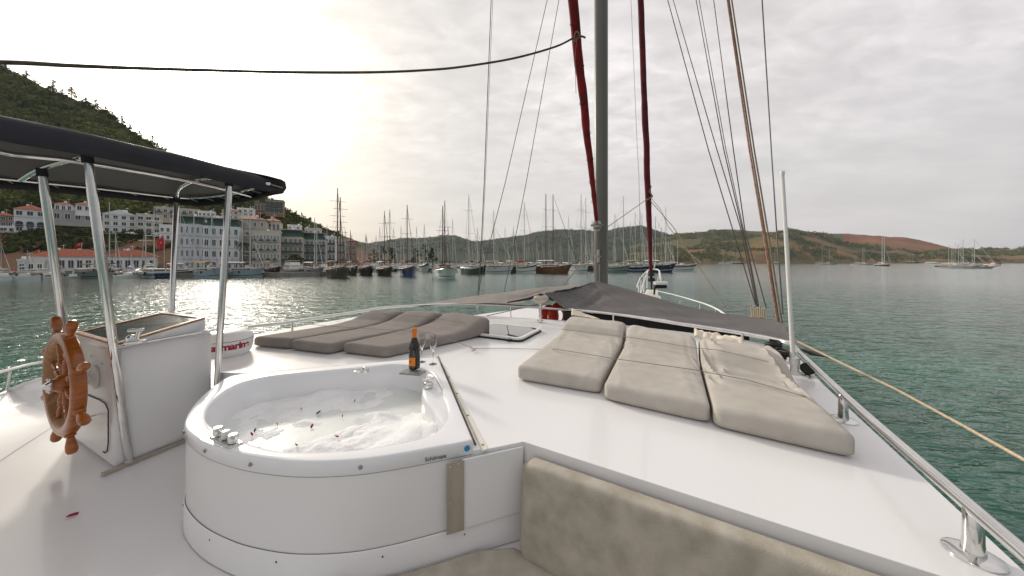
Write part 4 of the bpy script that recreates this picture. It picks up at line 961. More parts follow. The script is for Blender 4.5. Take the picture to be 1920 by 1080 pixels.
# white whip aerial and winch gear by the starboard corner
ab = G(1490, 700, DK - .0); aer = thing('aerial', 'tall white aerial pole at the starboard corner of the deck', 'aerial', ab)
am = ab + Vector((0, 0, .13)); at_ = at(1467, ab.y, EYE + (491 - 328) / F * ab.y) 
am = at(1488, ab.y, EYE - (686 - HY) / F * ab.y)
mb = MB(); mb.tube(am, at_, .0165, .013, 14); mb.lathe([(.016, 0), (.016, .03), (0, .031)], at_, 12); mb.build('rod', M['white'], aer, smooth=True)
mb = MB(); mb.lathe([(.05, 0), (.05, .012), (.03, .02), (.028, .07), (.036, .08), (.034, .13), (.02, .14)], ab, 20); mb.build('mount', M['white'], aer, smooth=True)
hb_ = G(1514, 704, DK); hl = thing('black_spotlight', 'small black spotlight on the deck beside the aerial mount', 'spotlight', hb_)
mb = MB(); hp = hb_ + Vector((0, 0, .055)); mb.lathe([(.015, -.06), (.035, -.045), (.047, -.01), (.047, .02), (.03, .035), (0, .04)], hp, 20, Vector((-.6, -.8, .2))); mb.build('housing', M['black'], hl, smooth=True)
mb = MB(); mb.lathe([(.02, 0), (.02, .006), (.006, .01), (.006, .03)], hb_, 12); mb.path([hb_ + Vector((0, 0, .01)), hb_ + Vector((-.02, -.05, .004)), hb_ + Vector((-.07, -.08, .004))], .004, n=6); mb.build('bracket', M['steel'], hl, smooth=True)
for px, py, rr, lab in ((1463, 683, .055, 'black topped winch drum behind the rumpled mattress, nearer the aerial'), (1450, 664, .06, 'black coiled winch drum at the end of the rumpled headrest')):
    wb = G(px, py + 8, DK - .02); wn_ = thing('winch', lab, 'winch', wb, group='winches')
    mb = MB(); mb.lathe([(rr, 0), (rr, .02), (rr * .7, .03), (rr * .65, .07), (rr * .8, .09)], wb, 20); mb.build('drum', M['steel'], wn_, smooth=True)
    mb = MB(); mb.path([wb + Vector((rr * .95 * math.cos(t), rr * .95 * math.sin(t), .10 + .004 * t)) for t in np.linspace(0, 14, 50)], .012, n=6); mb.lathe([(rr * .8, .09), (rr * .5, .13), (0, .135)], wb, 16); mb.build('coiled_line', M['black'], wn_, smooth=True)
# belaying pins / rope coil at shroud foot
cb = D(1424, 592, 4.9); mb = MB()
for k in range(7): mb.tube(cb + Vector((-.10 + .035 * k, .01 * k, -.04)), cb + Vector((-.13 + .035 * k, 0, .13 + .03 * math.sin(k * 2))), .011, .008, 6)
mb.path([cb + Vector((.11 * math.cos(t) - .02, .04 * math.sin(t), .012 * math.sin(3 * t) - .03)) for t in np.linspace(0, 12, 40)], .012, n=6)
tag(mb.build('rope_coil', M['rope_pale'], smooth=True), 'coils of tan line on the pin rail at the foot of the starboard shrouds', 'rope')
# pulpit, windlass and foredeck rail at the bow
bow = thing('bow_pulpit', 'white tubular pulpit with stepped rails at the bow', 'pulpit', at(1222, 12.6, EYE - 1.33))
mb = MB()
P_ = lambda x, y, d: D(x, y, d)
hoop = [P_(1201, 552, 10.6), P_(1207, 530, 11.2), P_(1214, 510, 12.2), P_(1217, 506, 12.9), P_(1225, 505, 13.2), P_(1234, 506, 12.9), P_(1237, 512, 12.0), P_(1239, 528, 11.5)]
mb.path(catmull(hoop, 30, False), .03, n=8)
for x0, y0, x1, y1, d in ((1197, 535, 1198, 552, 10.4), (1202, 525, 1202, 551, 10.8), (1208, 518, 1207, 548, 11.4), (1214, 512, 1213, 540, 12.2), (1236, 512, 1233, 530, 12.2), (1229, 491, 1226, 506, 13.0)):
    mb.tube(P_(x0, y0, d), P_(x1, y1, d), .024, n=8)
mb.path([P_(1194, 538, 10.2), P_(1200, 522, 10.9), P_(1209, 512, 12.0), P_(1216, 506, 13)], .022, n=8)
mb.build('rails', M['white'], bow, smooth=True)
mb = MB(); mb.box(at(1222, 11.6, EYE - 1.17), (.42, 2.6, .12), -.42); mb.build('bowsprit_plank', M['strip'], bow, bevel=.02)
wl = thing('windlass', 'white topped black windlass on the bow platform', 'windlass', D(1238, 552, 11)); 
mb = MB(); mb.box(D(1239, 531, 11), (.42, .3, .10), -.2); mb.build('lid', M['white'], wl, bevel=.02)
mb = MB(); mb.box(D(1238, 537, 11.03), (.37, .26, .12), -.2); mb.tube(D(1228, 537, 10.9), D(1226, 556, 10.9), .035, n=8); mb.build('gearbox', M['black'], wl, bevel=.01)
fr = thing('foredeck_rail', 'thin steel rail along the starboard side of the foredeck', 'rail', D(1290, 570, 8))
rr3 = catmull([P_(1234, 546, 9.8), P_(1265, 553, 9.0), P_(1300, 563, 7.9), P_(1325, 571, 7.2), P_(1345, 580, 6.6), P_(1360, 590, 6.2)], 30, False)
mb = MB(); mb.path(rr3, [.010 + .010 * i / 29 for i in range(30)], n=8); mb.build('rail_tube', M['white'], fr, smooth=True)
for i in (9, 18, 25):
    mb = MB(); mb.tube(rr3[i], rr3[i] - Vector((0, 0, .2)), .012, n=6); mb.build('stanchion', M['steel'], fr, smooth=True)
frp = thing('foredeck_rail', 'thin wire rail along the port side of the foredeck, seen under the handrail', 'rail', D(950, 585, 6.6))
mb = MB(); mb.path([D(905, 594, 6.4), D(950, 584, 6.4), D(1010, 570, 6.6), D(1110, 548, 8.0)], .008, n=6); mb.build('wire', M['wire'], frp)
mb = MB(); mb.tube(D(957, 571, 6.4), D(958, 596, 6.4), .010, n=6); mb.build('stanchion', M['steel'], frp)

# ================================================================== LAND
HAZE_D = .00007
def hill_mat():
    m = hz('hill_woodland_floor', (.09, .10, .035), (.04, .05, .018), .05); t = m.node_tree; b_ = t.nodes['Principled BSDF']
    src = b_.inputs['Base Color'].links[0].from_socket; tcn = [n for n in t.nodes if n.type == 'TEX_COORD'][0]
    sp_ = t.nodes.new("ShaderNodeSeparateXYZ"); t.links.new(tcn.outputs['Object'], sp_.inputs[0])
    n = t.nodes.new("ShaderNodeTexNoise"); n.inputs['Scale'].default_value = .06; n.inputs['Detail'].default_value = 6; t.links.new(tcn.outputs['Object'], n.inputs['Vector'])
    ad = t.nodes.new("ShaderNodeMath"); ad.operation = 'MULTIPLY_ADD'; ad.inputs[1].default_value = 14; t.links.new(n.outputs[0], ad.inputs[0]); t.links.new(sp_.outputs[2], ad.inputs[2])
    mr_ = t.nodes.new("ShaderNodeMapRange"); mr_.inputs[1].default_value = 22; mr_.inputs[2].default_value = 27; t.links.new(ad.outputs[0], mr_.inputs[0])
    e = t.nodes.new("ShaderNodeMix"); e.data_type = 'RGBA'; t.links.new(mr_.outputs[0], e.inputs[0]); e.inputs[6].default_value = (.17, .10, .06, 1); t.links.new(src, e.inputs[7])
    t.links.new(e.outputs[2], b_.inputs['Base Color']); return m
def hz(name, c, c2, scale, rough=.95, bump=0, bscale=1.0, detail=8):
    return pm(name, c, rough, scale=scale, c2=c2, bump=bump, bscale=bscale, detail=detail, spec=.1)
M['hill_left'] = hill_mat()
M['hill_far'] = hz('far_hill_forest', (.06, .07, .035), (.022, .030, .016), .008)
M['hill_right'] = hz('dry_scrub_hill', (.27, .15, .07), (.075, .085, .03), .010)
M['hill_bare'] = hz('bare_russet_hill', (.32, .12, .05), (.16, .08, .035), .009)
M['leaves1'] = hz('pine_foliage', (.09, .11, .035), (.028, .042, .014), .12)
M['leaves2'] = hz('scrub_foliage', (.17, .17, .03), (.045, .065, .015), .016)
M['leaves3'] = hz('hillside_foliage', (.19, .20, .05), (.04, .06, .016), .035)
M['trunk'] = hz('bark', (.06, .045, .03), (.03, .022, .015), 2)
M['stone'] = hz('quay_stone', (.30, .28, .25), (.20, .185, .165), .5)
M['earth'] = hz('brown_earth_bank', (.16, .095, .055), (.075, .055, .03), .12)
M['w_white'] = pm('white_render', (.80, .80, .80), .85, var=.06, scale=.4)
M['w_blue'] = pm('pale_blue_render', (.66, .69, .73), .85, var=.06, scale=.4)
M['w_beige'] = pm('beige_render', (.50, .45, .385), .85, var=.10, scale=.4)
M['w_cream'] = pm('cream_render', (.60, .56, .49), .85, var=.08, scale=.4)
M['w_grey'] = pm('grey_render', (.42, .40, .385), .85, var=.10, scale=.4)
M['w_brown'] = pm('brown_render', (.26, .16, .11), .85, var=.15, scale=.4)
M['rooftile'] = pm('terracotta_tiles', (.42, .13, .07), .8, scale=1.5, c2=(.26, .075, .04))
M['w_green'] = pm('green_glass_rail', (.05, .11, .09), .2, var=.2)
M['window'] = pm('window_glass', (.04, .05, .065), .12, var=.4, scale=.6)
M['wood_boat'] = pm('varnished_hull_wood', (.22, .085, .03), .35, scale=1.2, c2=(.10, .035, .012), coat=.3)
M['wood_dark'] = pm('dark_hull_wood', (.085, .05, .03), .45, scale=1.2, c2=(.04, .022, .014))
M['h_white'] = pm('white_hull', (.70, .72, .73), .3, var=.05, coat=.3)
M['h_pale'] = pm('pale_blue_hull', (.36, .43, .47), .35, var=.08)
M['h_grey'] = pm('grey_green_hull', (.16, .19, .17), .4, var=.12)
M['h_teal'] = pm('dull_teal_hull', (.17, .25, .25), .4, var=.12)
M['h_navy'] = pm('navy_hull', (.012, .014, .06), .25, var=.3, coat=.4)
M['h_blue'] = pm('deep_blue_hull', (.012, .03, .15), .3, var=.2, coat=.3)
M['h_black'] = pm('black_hull', (.02, .02, .02), .4, var=.3)
M['h_green'] = pm('dark_green_hull', (.05, .075, .045), .4, var=.2)
M['h_red'] = pm('oxblood_hull', (.16, .025, .02), .35, var=.2)
M['boatdeck'] = pm('boat_deck_teak', (.30, .22, .14), .7, var=.2, scale=2)
M['boatwhite'] = pm('boat_superstructure', (.68, .67, .64), .4, var=.08, scale=1)
M['mast_white'] = pm('pale_mast', (.62, .61, .57), .45, var=.1)
M['mast_wood'] = pm('brown_mast', (.13, .09, .055), .5, var=.2, scale=2)
M['cov_white'] = pm('white_sail_cover', (.66, .64, .60), .8, var=.1)
M['cov_red'] = pm('red_boat_awning', (.42, .03, .02), .8, var=.15)
M['cov_blue'] = pm('blue_boat_awning', (.02, .08, .25), .8, var=.15)
M['cov_tan'] = pm('tan_boat_awning', (.36, .27, .17), .8, var=.15)
M['cov_gold'] = pm('yellow_boat_cloth', (.62, .33, .03), .8, var=.15)
M['flag'] = pm('red_flag', (.55, .01, .015), .8, var=.1)
M['cast'] = pm('outboard_black', (.02, .02, .022), .4)

def yrow(tab, px): return lerp_tab(tab, px)
def terrain(name, px0, px1, npx, dists, rows, mat, amp=1.0, nsc=.02, seed=0, label=None, back=None):
    """polar heightfield; rows(px, k) gives the height of ring k in metres; dists(px) the ring distances"""
    mb = MB(); vs = []
    for i in range(npx + 1):
        px = px0 + (px1 - px0) * i / npx; dd = dists(px); hh = rows(px)
        m_ = len(dd)
        for d, z in zip(dd, hh):
            p = at(px, d); f = max(0, min(1, (z - 1.5) / 12))
            z += amp * f * (noise.noise(Vector((p.x * nsc, p.y * nsc, seed))) + .5 * noise.noise(Vector((p.x * nsc * 3, p.y * nsc * 3, seed))) + .3 * noise.noise(Vector((p.x * nsc * 9, p.y * nsc * 9, seed))))
            vs.append((p.x, p.y, z))
    fs = [(i * m_ + j, (i + 1) * m_ + j, (i + 1) * m_ + j + 1, i * m_ + j + 1) for i in range(npx) for j in range(m_ - 1)]
    mb.add(vs, fs); o = mb.build(name, mat, smooth=True, origin=(0, 0, 0), kind='structure')
    return o, mb.v, m_
def zrow(y, d): return EYE + (491 - y) / F * d
# left mountain
ridgeL = [(-700, -150), (-300, 0), (-100, 80), (0, 128), (50, 146), (100, 171), (150, 190), (200, 214), (240, 241), (290, 275), (340, 300), (400, 330), (460, 357), (520, 384), (545, 402), (585, 420), (620, 434), (660, 450), (700, 472), (740, 491)]
def rdist(px): return lerp_tab([(-700, 420), (0, 330), (300, 330), (520, 300), (620, 330), (740, 420)], px)
def distsL(px):
    s_ = lerp_tab([(560, 1.0), (600, 1.02), (660, 1.3), (740, 1.9)], px)
    return [100 * s_, 112 * s_, 125 * s_, 138 * s_, 150 * s_, 165 * s_] + [165 * s_ + (rdist(px) - 165 * s_) * k / 16 for k in range(1, 17)] + [rdist(px) * 1.06, rdist(px) * 1.3]
def rowsL(px):
    rz = yrow(ridgeL, px); out = []; dd = distsL(px)
    base = {0: 1.0, 1: 1.2}
    ybank = lerp_tab([(-700, 430), (0, 436), (250, 441), (420, 462), (500, 478), (560, 484), (740, 489)], px)
    for k, d in enumerate(dd):
        if k < 2: out.append(1.1)
        elif k == 2: out.append(zrow(484 - .2 * (484 - ybank), d) if px < 430 else 1.3)
        elif k == 3: out.append(zrow(480 - .75 * (480 - ybank), d) if px < 430 else zrow(487, d))
        elif k == 4: out.append(zrow(ybank, d))
        elif k == 5: out.append(zrow(ybank - 3, d))
        elif k < 22:
            t = (k - 5) / 16; y = (ybank - 3) + (rz - ybank + 3) * (t ** .9); out.append(zrow(y, d))
        elif k == 22: out.append(out[-1] * .97)
        else: out.append(out[-1] * .6)
    return out
oL, vL, mL = terrain('left_hillside', -700, 740, 180, distsL, rowsL, M['hill_left'], 2.5, .03, 3)
# far central hills
ridgeC = [(380, 470), (480, 440), (560, 424), (590, 427), (620, 433), (660, 448), (690, 457), (710, 453), (750, 447), (800, 447), (830, 442), (855, 442), (885, 452), (910, 450), (950, 445), (1000, 436), (1020, 432), (1045, 430), (1100, 432), (1140, 433), (1160, 425), (1200, 422), (1225, 430), (1250, 438), (1290, 450), (1350, 465), (1450, 478), (1560, 489)]
def hillset(name, ridge, d0, d1, mat, amp, nsc, seed, px0, px1, n=220, pw=.8):
    dd_ = [d0 + (d1 - d0) * k / 14 for k in range(15)] + [d1 * 1.1, d1 * 1.4]
    def rows(px):
        y = yrow(ridge, px); o = []
        for k, d in enumerate(dd_):
            if k == 0: o.append(-1.0)
            elif k < 15: t = k / 14; o.append(zrow(490.4 + (y - 490.4) * t ** pw, d))
            else: o.append(o[-1] * (.9 if k == 15 else .3))
        return o
    return terrain(name, px0, px1, n, lambda px: dd_, rows, mat, amp, nsc, seed)
oC, vC, mC = hillset('far_hill', ridgeC, 1500, 2300, M['hill_far'], 12, .004, 5, 380, 1560)
# right hills
ridgeR2 = [(1180, 460), (1240, 445), (1270, 438), (1300, 438), (1335, 432), (1380, 431), (1440, 435), (1500, 436), (1560, 438), (1600, 440), (1650, 441), (1700, 446), (1750, 456), (1780, 463), (1800, 468), (1850, 480), (1900, 489)]
oR2, vR2, mR2 = hillset('russet_hill', ridgeR2, 1150, 1650, M['hill_bare'], 6, .006, 9, 1520, 1900)
M['hill_green'] = hz('green_scrub_hill', (.15, .125, .055), (.06, .075, .026), .008)
oR3, vR3, mR3 = hillset('green_hill', ridgeR2, 1120, 1600, M['hill_green'], 6, .006, 9, 1180, 1580)
ridgeR1 = [(1200, 489), (1260, 470), (1300, 462), (1350, 452), (1400, 450), (1440, 440), (1480, 429), (1500, 431), (1540, 440), (1560, 447), (1600, 458), (1650, 463), (1690, 467), (1720, 474), (1760, 470), (1800, 468), (1830, 467), (1860, 468), (1900, 468), (1920, 464), (1990, 455), (2200, 440), (2600, 430)]
oR1, vR1, mR1 = hillset('scrub_hill', ridgeR1, 1010, 1300, M['hill_right'], 6, .010, 11, 1200, 2600, 280, .7)

def clumps(name, pts, sizes, ntri, mat, label, cat=None, seed=1, flat=.8, kind='stuff'):
    r = np.random.default_rng(seed); P = np.array(pts); S = np.array(sizes); n = len(P)
    u = r.normal(size=(n, ntri, 3)); u /= np.linalg.norm(u, axis=2, keepdims=True); rad = r.uniform(.45, 1.0, (n, ntri, 1))
    c = P[:, None, :] + u * rad * S[:, None, None] * np.array([1, 1, flat])
    a = r.normal(size=(n, ntri, 3)); b = r.normal(size=(n, ntri, 3))
    a /= np.linalg.norm(a, axis=2, keepdims=True); b /= np.linalg.norm(b, axis=2, keepdims=True)
    k = S[:, None, None] * r.uniform(.22, .5, (n, ntri, 1))
    V = np.stack([c - a * k, c + a * k * .8 - b * k * .4, c + b * k], axis=2).reshape(-1, 3)
    me = bpy.data.meshes.new(name); me.vertices.add(len(V)); me.vertices.foreach_set('co', V.astype(np.float32).ravel())
    nf = n * ntri; me.loops.add(nf * 3); me.loops.foreach_set('vertex_index', np.arange(nf * 3, dtype=np.int32))
    me.polygons.add(nf); me.polygons.foreach_set('loop_start', np.arange(0, nf * 3, 3, dtype=np.int32)); me.polygons.foreach_set('loop_total', np.full(nf, 3, dtype=np.int32))
    me.materials.append(mat); me.update(calc_edges=True); o = bpy.data.objects.new(name, me); col.objects.link(o)
    tag(o, label, cat, None, kind); return o
def sample(vs, m_, n, k0, k1, seed, cond=None, lift=.5):
    r = random.Random(seed); out = []; cols = len(vs) // m_
    while len(out) < n:
        i = r.randrange(cols - 1); j = r.uniform(k0, k1); jj = int(j); f = j - jj; g = r.random()
        if jj + 1 >= m_: continue
        a = Vector(vs[i * m_ + jj]).lerp(Vector(vs[i * m_ + jj + 1]), f); b = Vector(vs[(i + 1) * m_ + jj]).lerp(Vector(vs[(i + 1) * m_ + jj + 1]), f); p = a.lerp(b, g)
        px = HX + F * p.x / p.y
        if cond and not cond(px, p): continue
        out.append((p.x, p.y, p.z + lift))
    return out
rs = random.Random(5)
def dens(px, p, sc=.02, th=-.1): return noise.noise(Vector((p.x * sc, p.y * sc, 3))) > th
pts = sample(vL, mL, 2600, 5.3, 22, 5, lambda px, p: -60 < px < 640, .8)
clumps('hillside_woodland', pts, [rs.uniform(2.2, 4.6) for _ in pts], 40, M['leaves3'], 'dense dark pine woodland covering the left mountain', 'woodland', 2)
pts = sample(vL, mL, 900, 2.0, 5.2, 6, lambda px, p: -60 < px < 470 and dens(px, p, .05, -.08), .4)
clumps('bank_scrub', pts, [rs.uniform(.8, 2.4) for _ in pts], 26, M['leaves1'], 'green scrub on the brown bank below the hillside villas', 'scrub', 3)
pts = sample(vR1, mR1, 2800, .4, 14, 7, lambda px, p: px < 1990 and dens(px, p, .009, -.05), 1.6)
clumps('shore_scrub', pts, [rs.uniform(4.0, 10.0) for _ in pts], 22, M['leaves2'], 'olive green scrub and bushes on the hill along the right shore', 'scrub', 4)
pts = sample(vR3, mR3, 2000, 2, 14, 8, lambda px, p: px < 1560 and dens(px, p, .006, -.1), 1.6)
clumps('hill_scrub', pts, [rs.uniform(5, 10) for _ in pts], 18, M['leaves2'], 'green bushes spread over the hill behind the right shore', 'scrub', 5)
pts = sample(vC, mC, 2600, 4, 14.5, 9, lambda px, p: 560 < px < 1330, 1)
clumps('far_forest', pts, [rs.uniform(6, 12) for _ in pts], 14, M['hill_far'], 'hazy forest along the far hills behind the marina', 'forest', 6)
pts = sample(vC, mC, 10, 1, 2, 9, lambda px, p: 660 < px < 1240, 1)

def tree(px, d, z, h, lab, grp, nm='pine_tree', seed=0, mat='leaves1', wide=.32):
    b = at(px, d, z); t = thing(nm, lab, 'tree', b, group=grp); r = random.Random(seed)
    mb = MB(); lean = r.uniform(-.1, .1) * h
    mb.path([b, b + Vector((lean * .5, 0, h * .4)), b + Vector((lean, 0, h * .92))], [h * .03, h * .022, h * .008], n=6)
    cp_ = []; sz = []
    for k in range(12):
        f = .28 + .68 * k / 11; a = r.uniform(0, 6.28); rad = h * wide * (1.05 - f) * r.uniform(.5, 1.1)
        q = b + Vector((lean * f + rad * math.cos(a), rad * math.sin(a), h * f)); cp_.append(tuple(q)); sz.append(h * r.uniform(.07, .13) * (1.25 - f * .5))
        mb.tube(b + Vector((lean * f, 0, h * (f - .05))), q, h * .007, h * .003, 4)
    mb.build('trunk', M['trunk'], t)
    c = clumps('crown', cp_, sz, 46, M[mat], None, None, seed + 50, .7, None); del_ = [k for k in ('label', 'category', 'kind') if k in c]
    for k in del_: del c[k]
    c.parent = t; c.location = -Vector(b)
    return t
spots = [(8, 9), (50, 10), (98, 13), (118, 8), (135, 14), (160, 9), (178, 12), (198, 10), (212, 9), (228, 11), (243, 8), (262, 8), (286, 12), (296, 8)]
for k, (px, h) in enumerate(spots):
    d = rdist(px) * .985; z = zrow(yrow(ridgeL, px) + 4, d)
    tree(px, d, z, h, ORD[k] + ' pine from the left on the skyline of the left mountain', 'pines on the skyline of the left mountain', seed=k)
for k, (px, y, h) in enumerate([(545, 402, 7), (556, 404, 6), (566, 410, 7), (580, 416, 6)]):
    d = 296; tree(px, d, zrow(y + 3, d), h, ORD[k] + ' tree to the right of the brown hilltop building, counted from it', 'trees on the slope below the hilltop building', 'hillside_tree', 30 + k, wide=.42)
for k, (px, h) in enumerate([(700, 10), (716, 12), (733, 11), (781, 11), (797, 13), (811, 11)]):
    d = 190; tree(px, d, 1.0, h * 1.05, ORD[k] + ' dark quayside tree from the left, behind the masts in the middle distance', 'dark trees behind the marina', 'quayside_tree', 40 + k, wide=.45)

# quay
mb = MB(); q0 = [at(-900, 96), at(0, 93), at(400, 92), at(600, 98), at(660, 118), at(720, 170), at(900, 235), at(1150, 240), at(1150, 262), at(700, 262), at(640, 200), at(400, 125), at(-900, 125)]
mb.prism([xy(p) for p in q0], -1.0, 1.15); tag(mb.build('quay', M['stone'], origin=(0, 0, 0)), None, None, kind='structure')

# ================================================================== BUILDINGS
def house(nm, px0, px1, ytop, ybase, d, wall, label, floors=3, bays=5, roof='flat', depth=9, wz=(.55, .55), groundz=None, balc=False, arch=False, yaw=0.0, rooftex='rooftile', roofh=1.8, cat='building', skip=(), win2=None, group=None, gap=0):
    c = at((px0 + px1) / 2, d); W = (px1 - px0) / F * d; zt = zrow(ytop, d); zb = zrow(ybase, d) if groundz is None else groundz
    yw = math.atan2(-c.x, c.y) * (.9 if px1 < 440 else .8); W *= math.cos(yw) / max(.7, math.cos(math.atan2(-c.x, c.y) - yw)) * 1.0
    H = zt - zb; t = thing(nm, label, cat, Vector((c.x, c.y, zb)), yaw + yw, group)
    mb = MB(); mb.box((0, depth / 2, H / 2 - 1.0), (W, depth, H + 2.0)); mb.build('wall', M[wall], t, world=False)
    if roof == 'hip':
        e = .5; mb = MB(); a = W / 2 + e; b0, b1 = -e, depth + e; r_ = max(.3, W / 2 - depth / 2)
        mb.add([(-a, b0, H), (a, b0, H), (a, b1, H), (-a, b1, H), (-r_, depth / 2, H + roofh), (r_, depth / 2, H + roofh)], [(0, 1, 5, 4), (1, 2, 5), (2, 3, 4, 5), (3, 0, 4), (3, 2, 1, 0)]); mb.build('roof', M[rooftex], t, world=False)
    elif roof == 'gable':
        e = .4; mb = MB(); a = W / 2 + e
        mb.add([(-a, -e, H - .1), (a, -e, H - .1), (0, -e, H + roofh), (-a, depth, H - .1), (a, depth, H - .1), (0, depth, H + roofh)], [(0, 1, 2), (0, 2, 5, 3), (1, 4, 5, 2), (3, 5, 4), (0, 3, 4, 1)]); mb.build('roof', M[rooftex], t, world=False)
    elif roof == 'flat':
        mb = MB(); 
        for bx in ((0, .1, W + .3, .3), (0, depth - .1, W + .3, .3)): mb.box((bx[0], bx[1], H + .35), (bx[2], bx[3], .7))
        for sx_ in (-1, 1): mb.box((sx_ * (W / 2), depth / 2, H + .35), (.3, depth - .5, .7))
        mb.build('parapet', M[wall], t, world=False)
    elif roof == 'terrace':
        mb = MB(); mb.box((0, depth * .55, H + 1.3), (W * .86, depth * .7, 2.6)); mb.build('penthouse', M['w_green'], t, world=False)
        mb = MB(); mb.box((0, depth * .5, H + 2.8), (W * .95, depth * .95, .25)); mb.build('roof', M['w_grey'], t, world=False)
        mb = MB(); mb.box((0, .05, H + .5), (W, .12, 1.0)); mb.build('parapet', M['w_green'], t, world=False)
    fh = H / floors; bw = W / bays
    if floors > 1:
        mb = MB()
        for f in range(1, floors): mb.box((0, -.06, fh * f), (W + .1, .16, .16))
        mb.build('string_course', M['w_grey' if wall != 'w_grey' else 'w_white'], t, world=False)
    rcl = random.Random(int(px0 * 3)); zr = H + (roofh * .6 if roof in ('hip', 'gable') else (2.9 if roof == 'terrace' else .2))
    for k in range(1 + int(W / 9)):
        x = rcl.uniform(-.4, .4) * W * (.5 if roof != 'flat' else 1); m_ = MB()
        if k % 2: m_.box((x, depth * .5, zr + .5), (.8, .8, 1.3)); m_.build('chimney', M[wall], t, world=False)
        else: m_.lathe([(.45, 0), (.45, 1.2), (.0, 1.3)], (x, depth * .45, zr), 10, None); m_.tube((x + .9, depth * .5, zr - .5), (x + .9, depth * .5, zr + 2.4), .05, n=4); m_.path([(x + .3, depth * .5, zr + 2), (x + 1.5, depth * .5, zr + 2.2)], .04, n=4); m_.build('water_tank', M['w_white'], t, world=False)
    wm = MB(); ww, wh = bw * wz[0], fh * wz[1]
    wm.box((0, -.02, 0), (ww, .10, wh)); wmesh = None
    for f in range(floors):
        for b in range(bays):
            if (f, b) in skip: continue
            x = -W / 2 + bw * (b + .5); z = fh * (f + .5)
            if wmesh is None:
                w_ = MB()
                w_.box((0, 0, 0), (ww, .12, wh)); first = w_.build('window', M['window'], t, world=False); wmesh = first.data; first.location = (x, -.03, z)
                fr_ = MB(); s_ = .12
                fr_.box((-ww / 2 - s_ / 2, 0, 0), (s_, .2, wh + 2 * s_)); fr_.box((ww / 2 + s_ / 2, 0, 0), (s_, .2, wh + 2 * s_)); fr_.box((0, 0, wh / 2 + s_ / 2), (ww, .2, s_)); fr_.box((0, 0, -wh / 2 - s_ / 2), (ww, .26, s_)); fr_.box((0, -.02, 0), (.08, .16, wh))
                fo = fr_.build('frame', M['w_white'], first, world=False)
            else:
                o = first.copy(); col.objects.link(o); o.parent = t; o.location = (x, -.03, z); o2 = fo.copy(); col.objects.link(o2); o2.parent = o
    if balc:
        first = None
        for f in range(1, floors):
            for b in range(0, bays, balc):
                x = -W / 2 + bw * (b + .5); z = fh * f
                if first is None:
                    m_ = MB(); m_.box((0, -.55, 0), (bw * .86, 1.0, .18)); first = m_.build('balcony', M[wall], t, world=False); first.location = (x, 0, z)
                    m_ = MB(); m_.box((0, -1.03, .55), (bw * .86, .05, .9)); m_.box((-bw * .43, -.55, .55), (.05, 1.0, .9)); m_.box((bw * .43, -.55, .55), (.05, 1.0, .9)); ro = m_.build('railing', M['w_green'], first, world=False)
                else:
                    o = first.copy(); col.objects.link(o); o.parent = t; o.location = (x, 0, z); o2 = ro.copy(); col.objects.link(o2); o2.parent = o
    if arch:
        for b in range(3):
            x = -W / 3 + W / 3 * b; m_ = MB(); r_ = W / 3 * .36
            P = [(x + r_ * math.cos(a), r_ * math.sin(a)) for a in np.linspace(0, math.pi, 9)]
            prof = [(x + r_, -H * .26)] + P + [(x - r_, -H * .26)]
            vs = [(p[0], -.06, H * .42 + p[1] * .8) for p in prof] + [(p[0], .3, H * .42 + p[1] * .8) for p in prof]; n_ = len(prof)
            m_.add(vs, [tuple(range(n_))[::-1]] + [(i, (i + 1) % n_, n_ + (i + 1) % n_, n_ + i) for i in range(n_)]); m_.build('archway', M['window'], t, world=False)
    return t
house('villa', 30, 83, 393, 437, 150, 'w_white', 'white villa with terracotta roof and three dark arches, farthest left on the hillside', 3, 3, 'hip', 9, (.55, .5), arch=True, roofh=2.6, skip=((1, 0), (1, 1), (1, 2)))
house('villa', 102, 171, 397, 416, 152, 'w_grey', 'wide low white villa with grey glazed front and two small roof pavilions', 1, 4, 'flat', 9, (.5, .5))
house('villa', 104, 134, 383, 397, 154, 'w_white', 'left roof pavilion with terracotta hip roof above the wide low villa', 1, 3, 'hip', 8, roofh=1.4)
house('villa', 143, 170, 384, 397, 154, 'w_white', 'right roof pavilion with terracotta hip roof above the wide low villa', 1, 2, 'hip', 8, roofh=1.6)
house('villa', 196, 253, 402, 437, 148, 'w_white', 'white gabled house with wide low gable behind the two white masts', 3, 4, 'gable', 9, (.5, .5), rooftex='w_white', roofh=2.2)
house('villa', 258, 300, 404, 438, 150, 'w_cream', 'cream stepped house just right of the white gabled one', 3, 3, 'flat', 9, (.6, .5))
house('apartment_block', 296, 372, 392, 412, 175, 'w_beige', 'beige terraced block high above the blue white hotel', 2, 7, 'flat', 9, (.5, .6), balc=2)
house('villa', -12, 24, 404, 436, 158, 'w_brown', 'brown rendered house at the left picture edge on the hillside', 3, 3, 'hip', 8)
house('garage_wall', 0, 30, 426, 437, 147, 'w_white', 'low white garage wall left of the arched villa', 1, 2, 'flat', 3, (.7, .7))
house('hotel', 328, 384, 420, 488, 112, 'w_blue', 'left wing of the pale blue white hotel with narrow windows', 4, 6, 'terrace', 11, (.38, .5), groundz=1.15)
house('hotel', 384.5, 446, 424, 488, 113, 'w_blue', 'right wing of the pale blue white hotel with square windows', 4, 5, 'terrace', 11, (.45, .5), groundz=1.15)
house('apartment_block', 446, 496, 411, 486, 124, 'w_beige', 'tall plain beige block with few windows right of the hotel', 5, 4, 'hip', 10, (.35, .4), groundz=1.15, skip=((4, 0), (3, 0), (2, 0), (1, 0), (0, 0), (4, 1)))
house('apartment_block', 496, 524, 414, 486, 135, 'w_cream', 'cream block with terracotta roof behind the big motor yacht', 4, 4, 'hip', 9, (.5, .45), groundz=1.2, roofh=1.5)
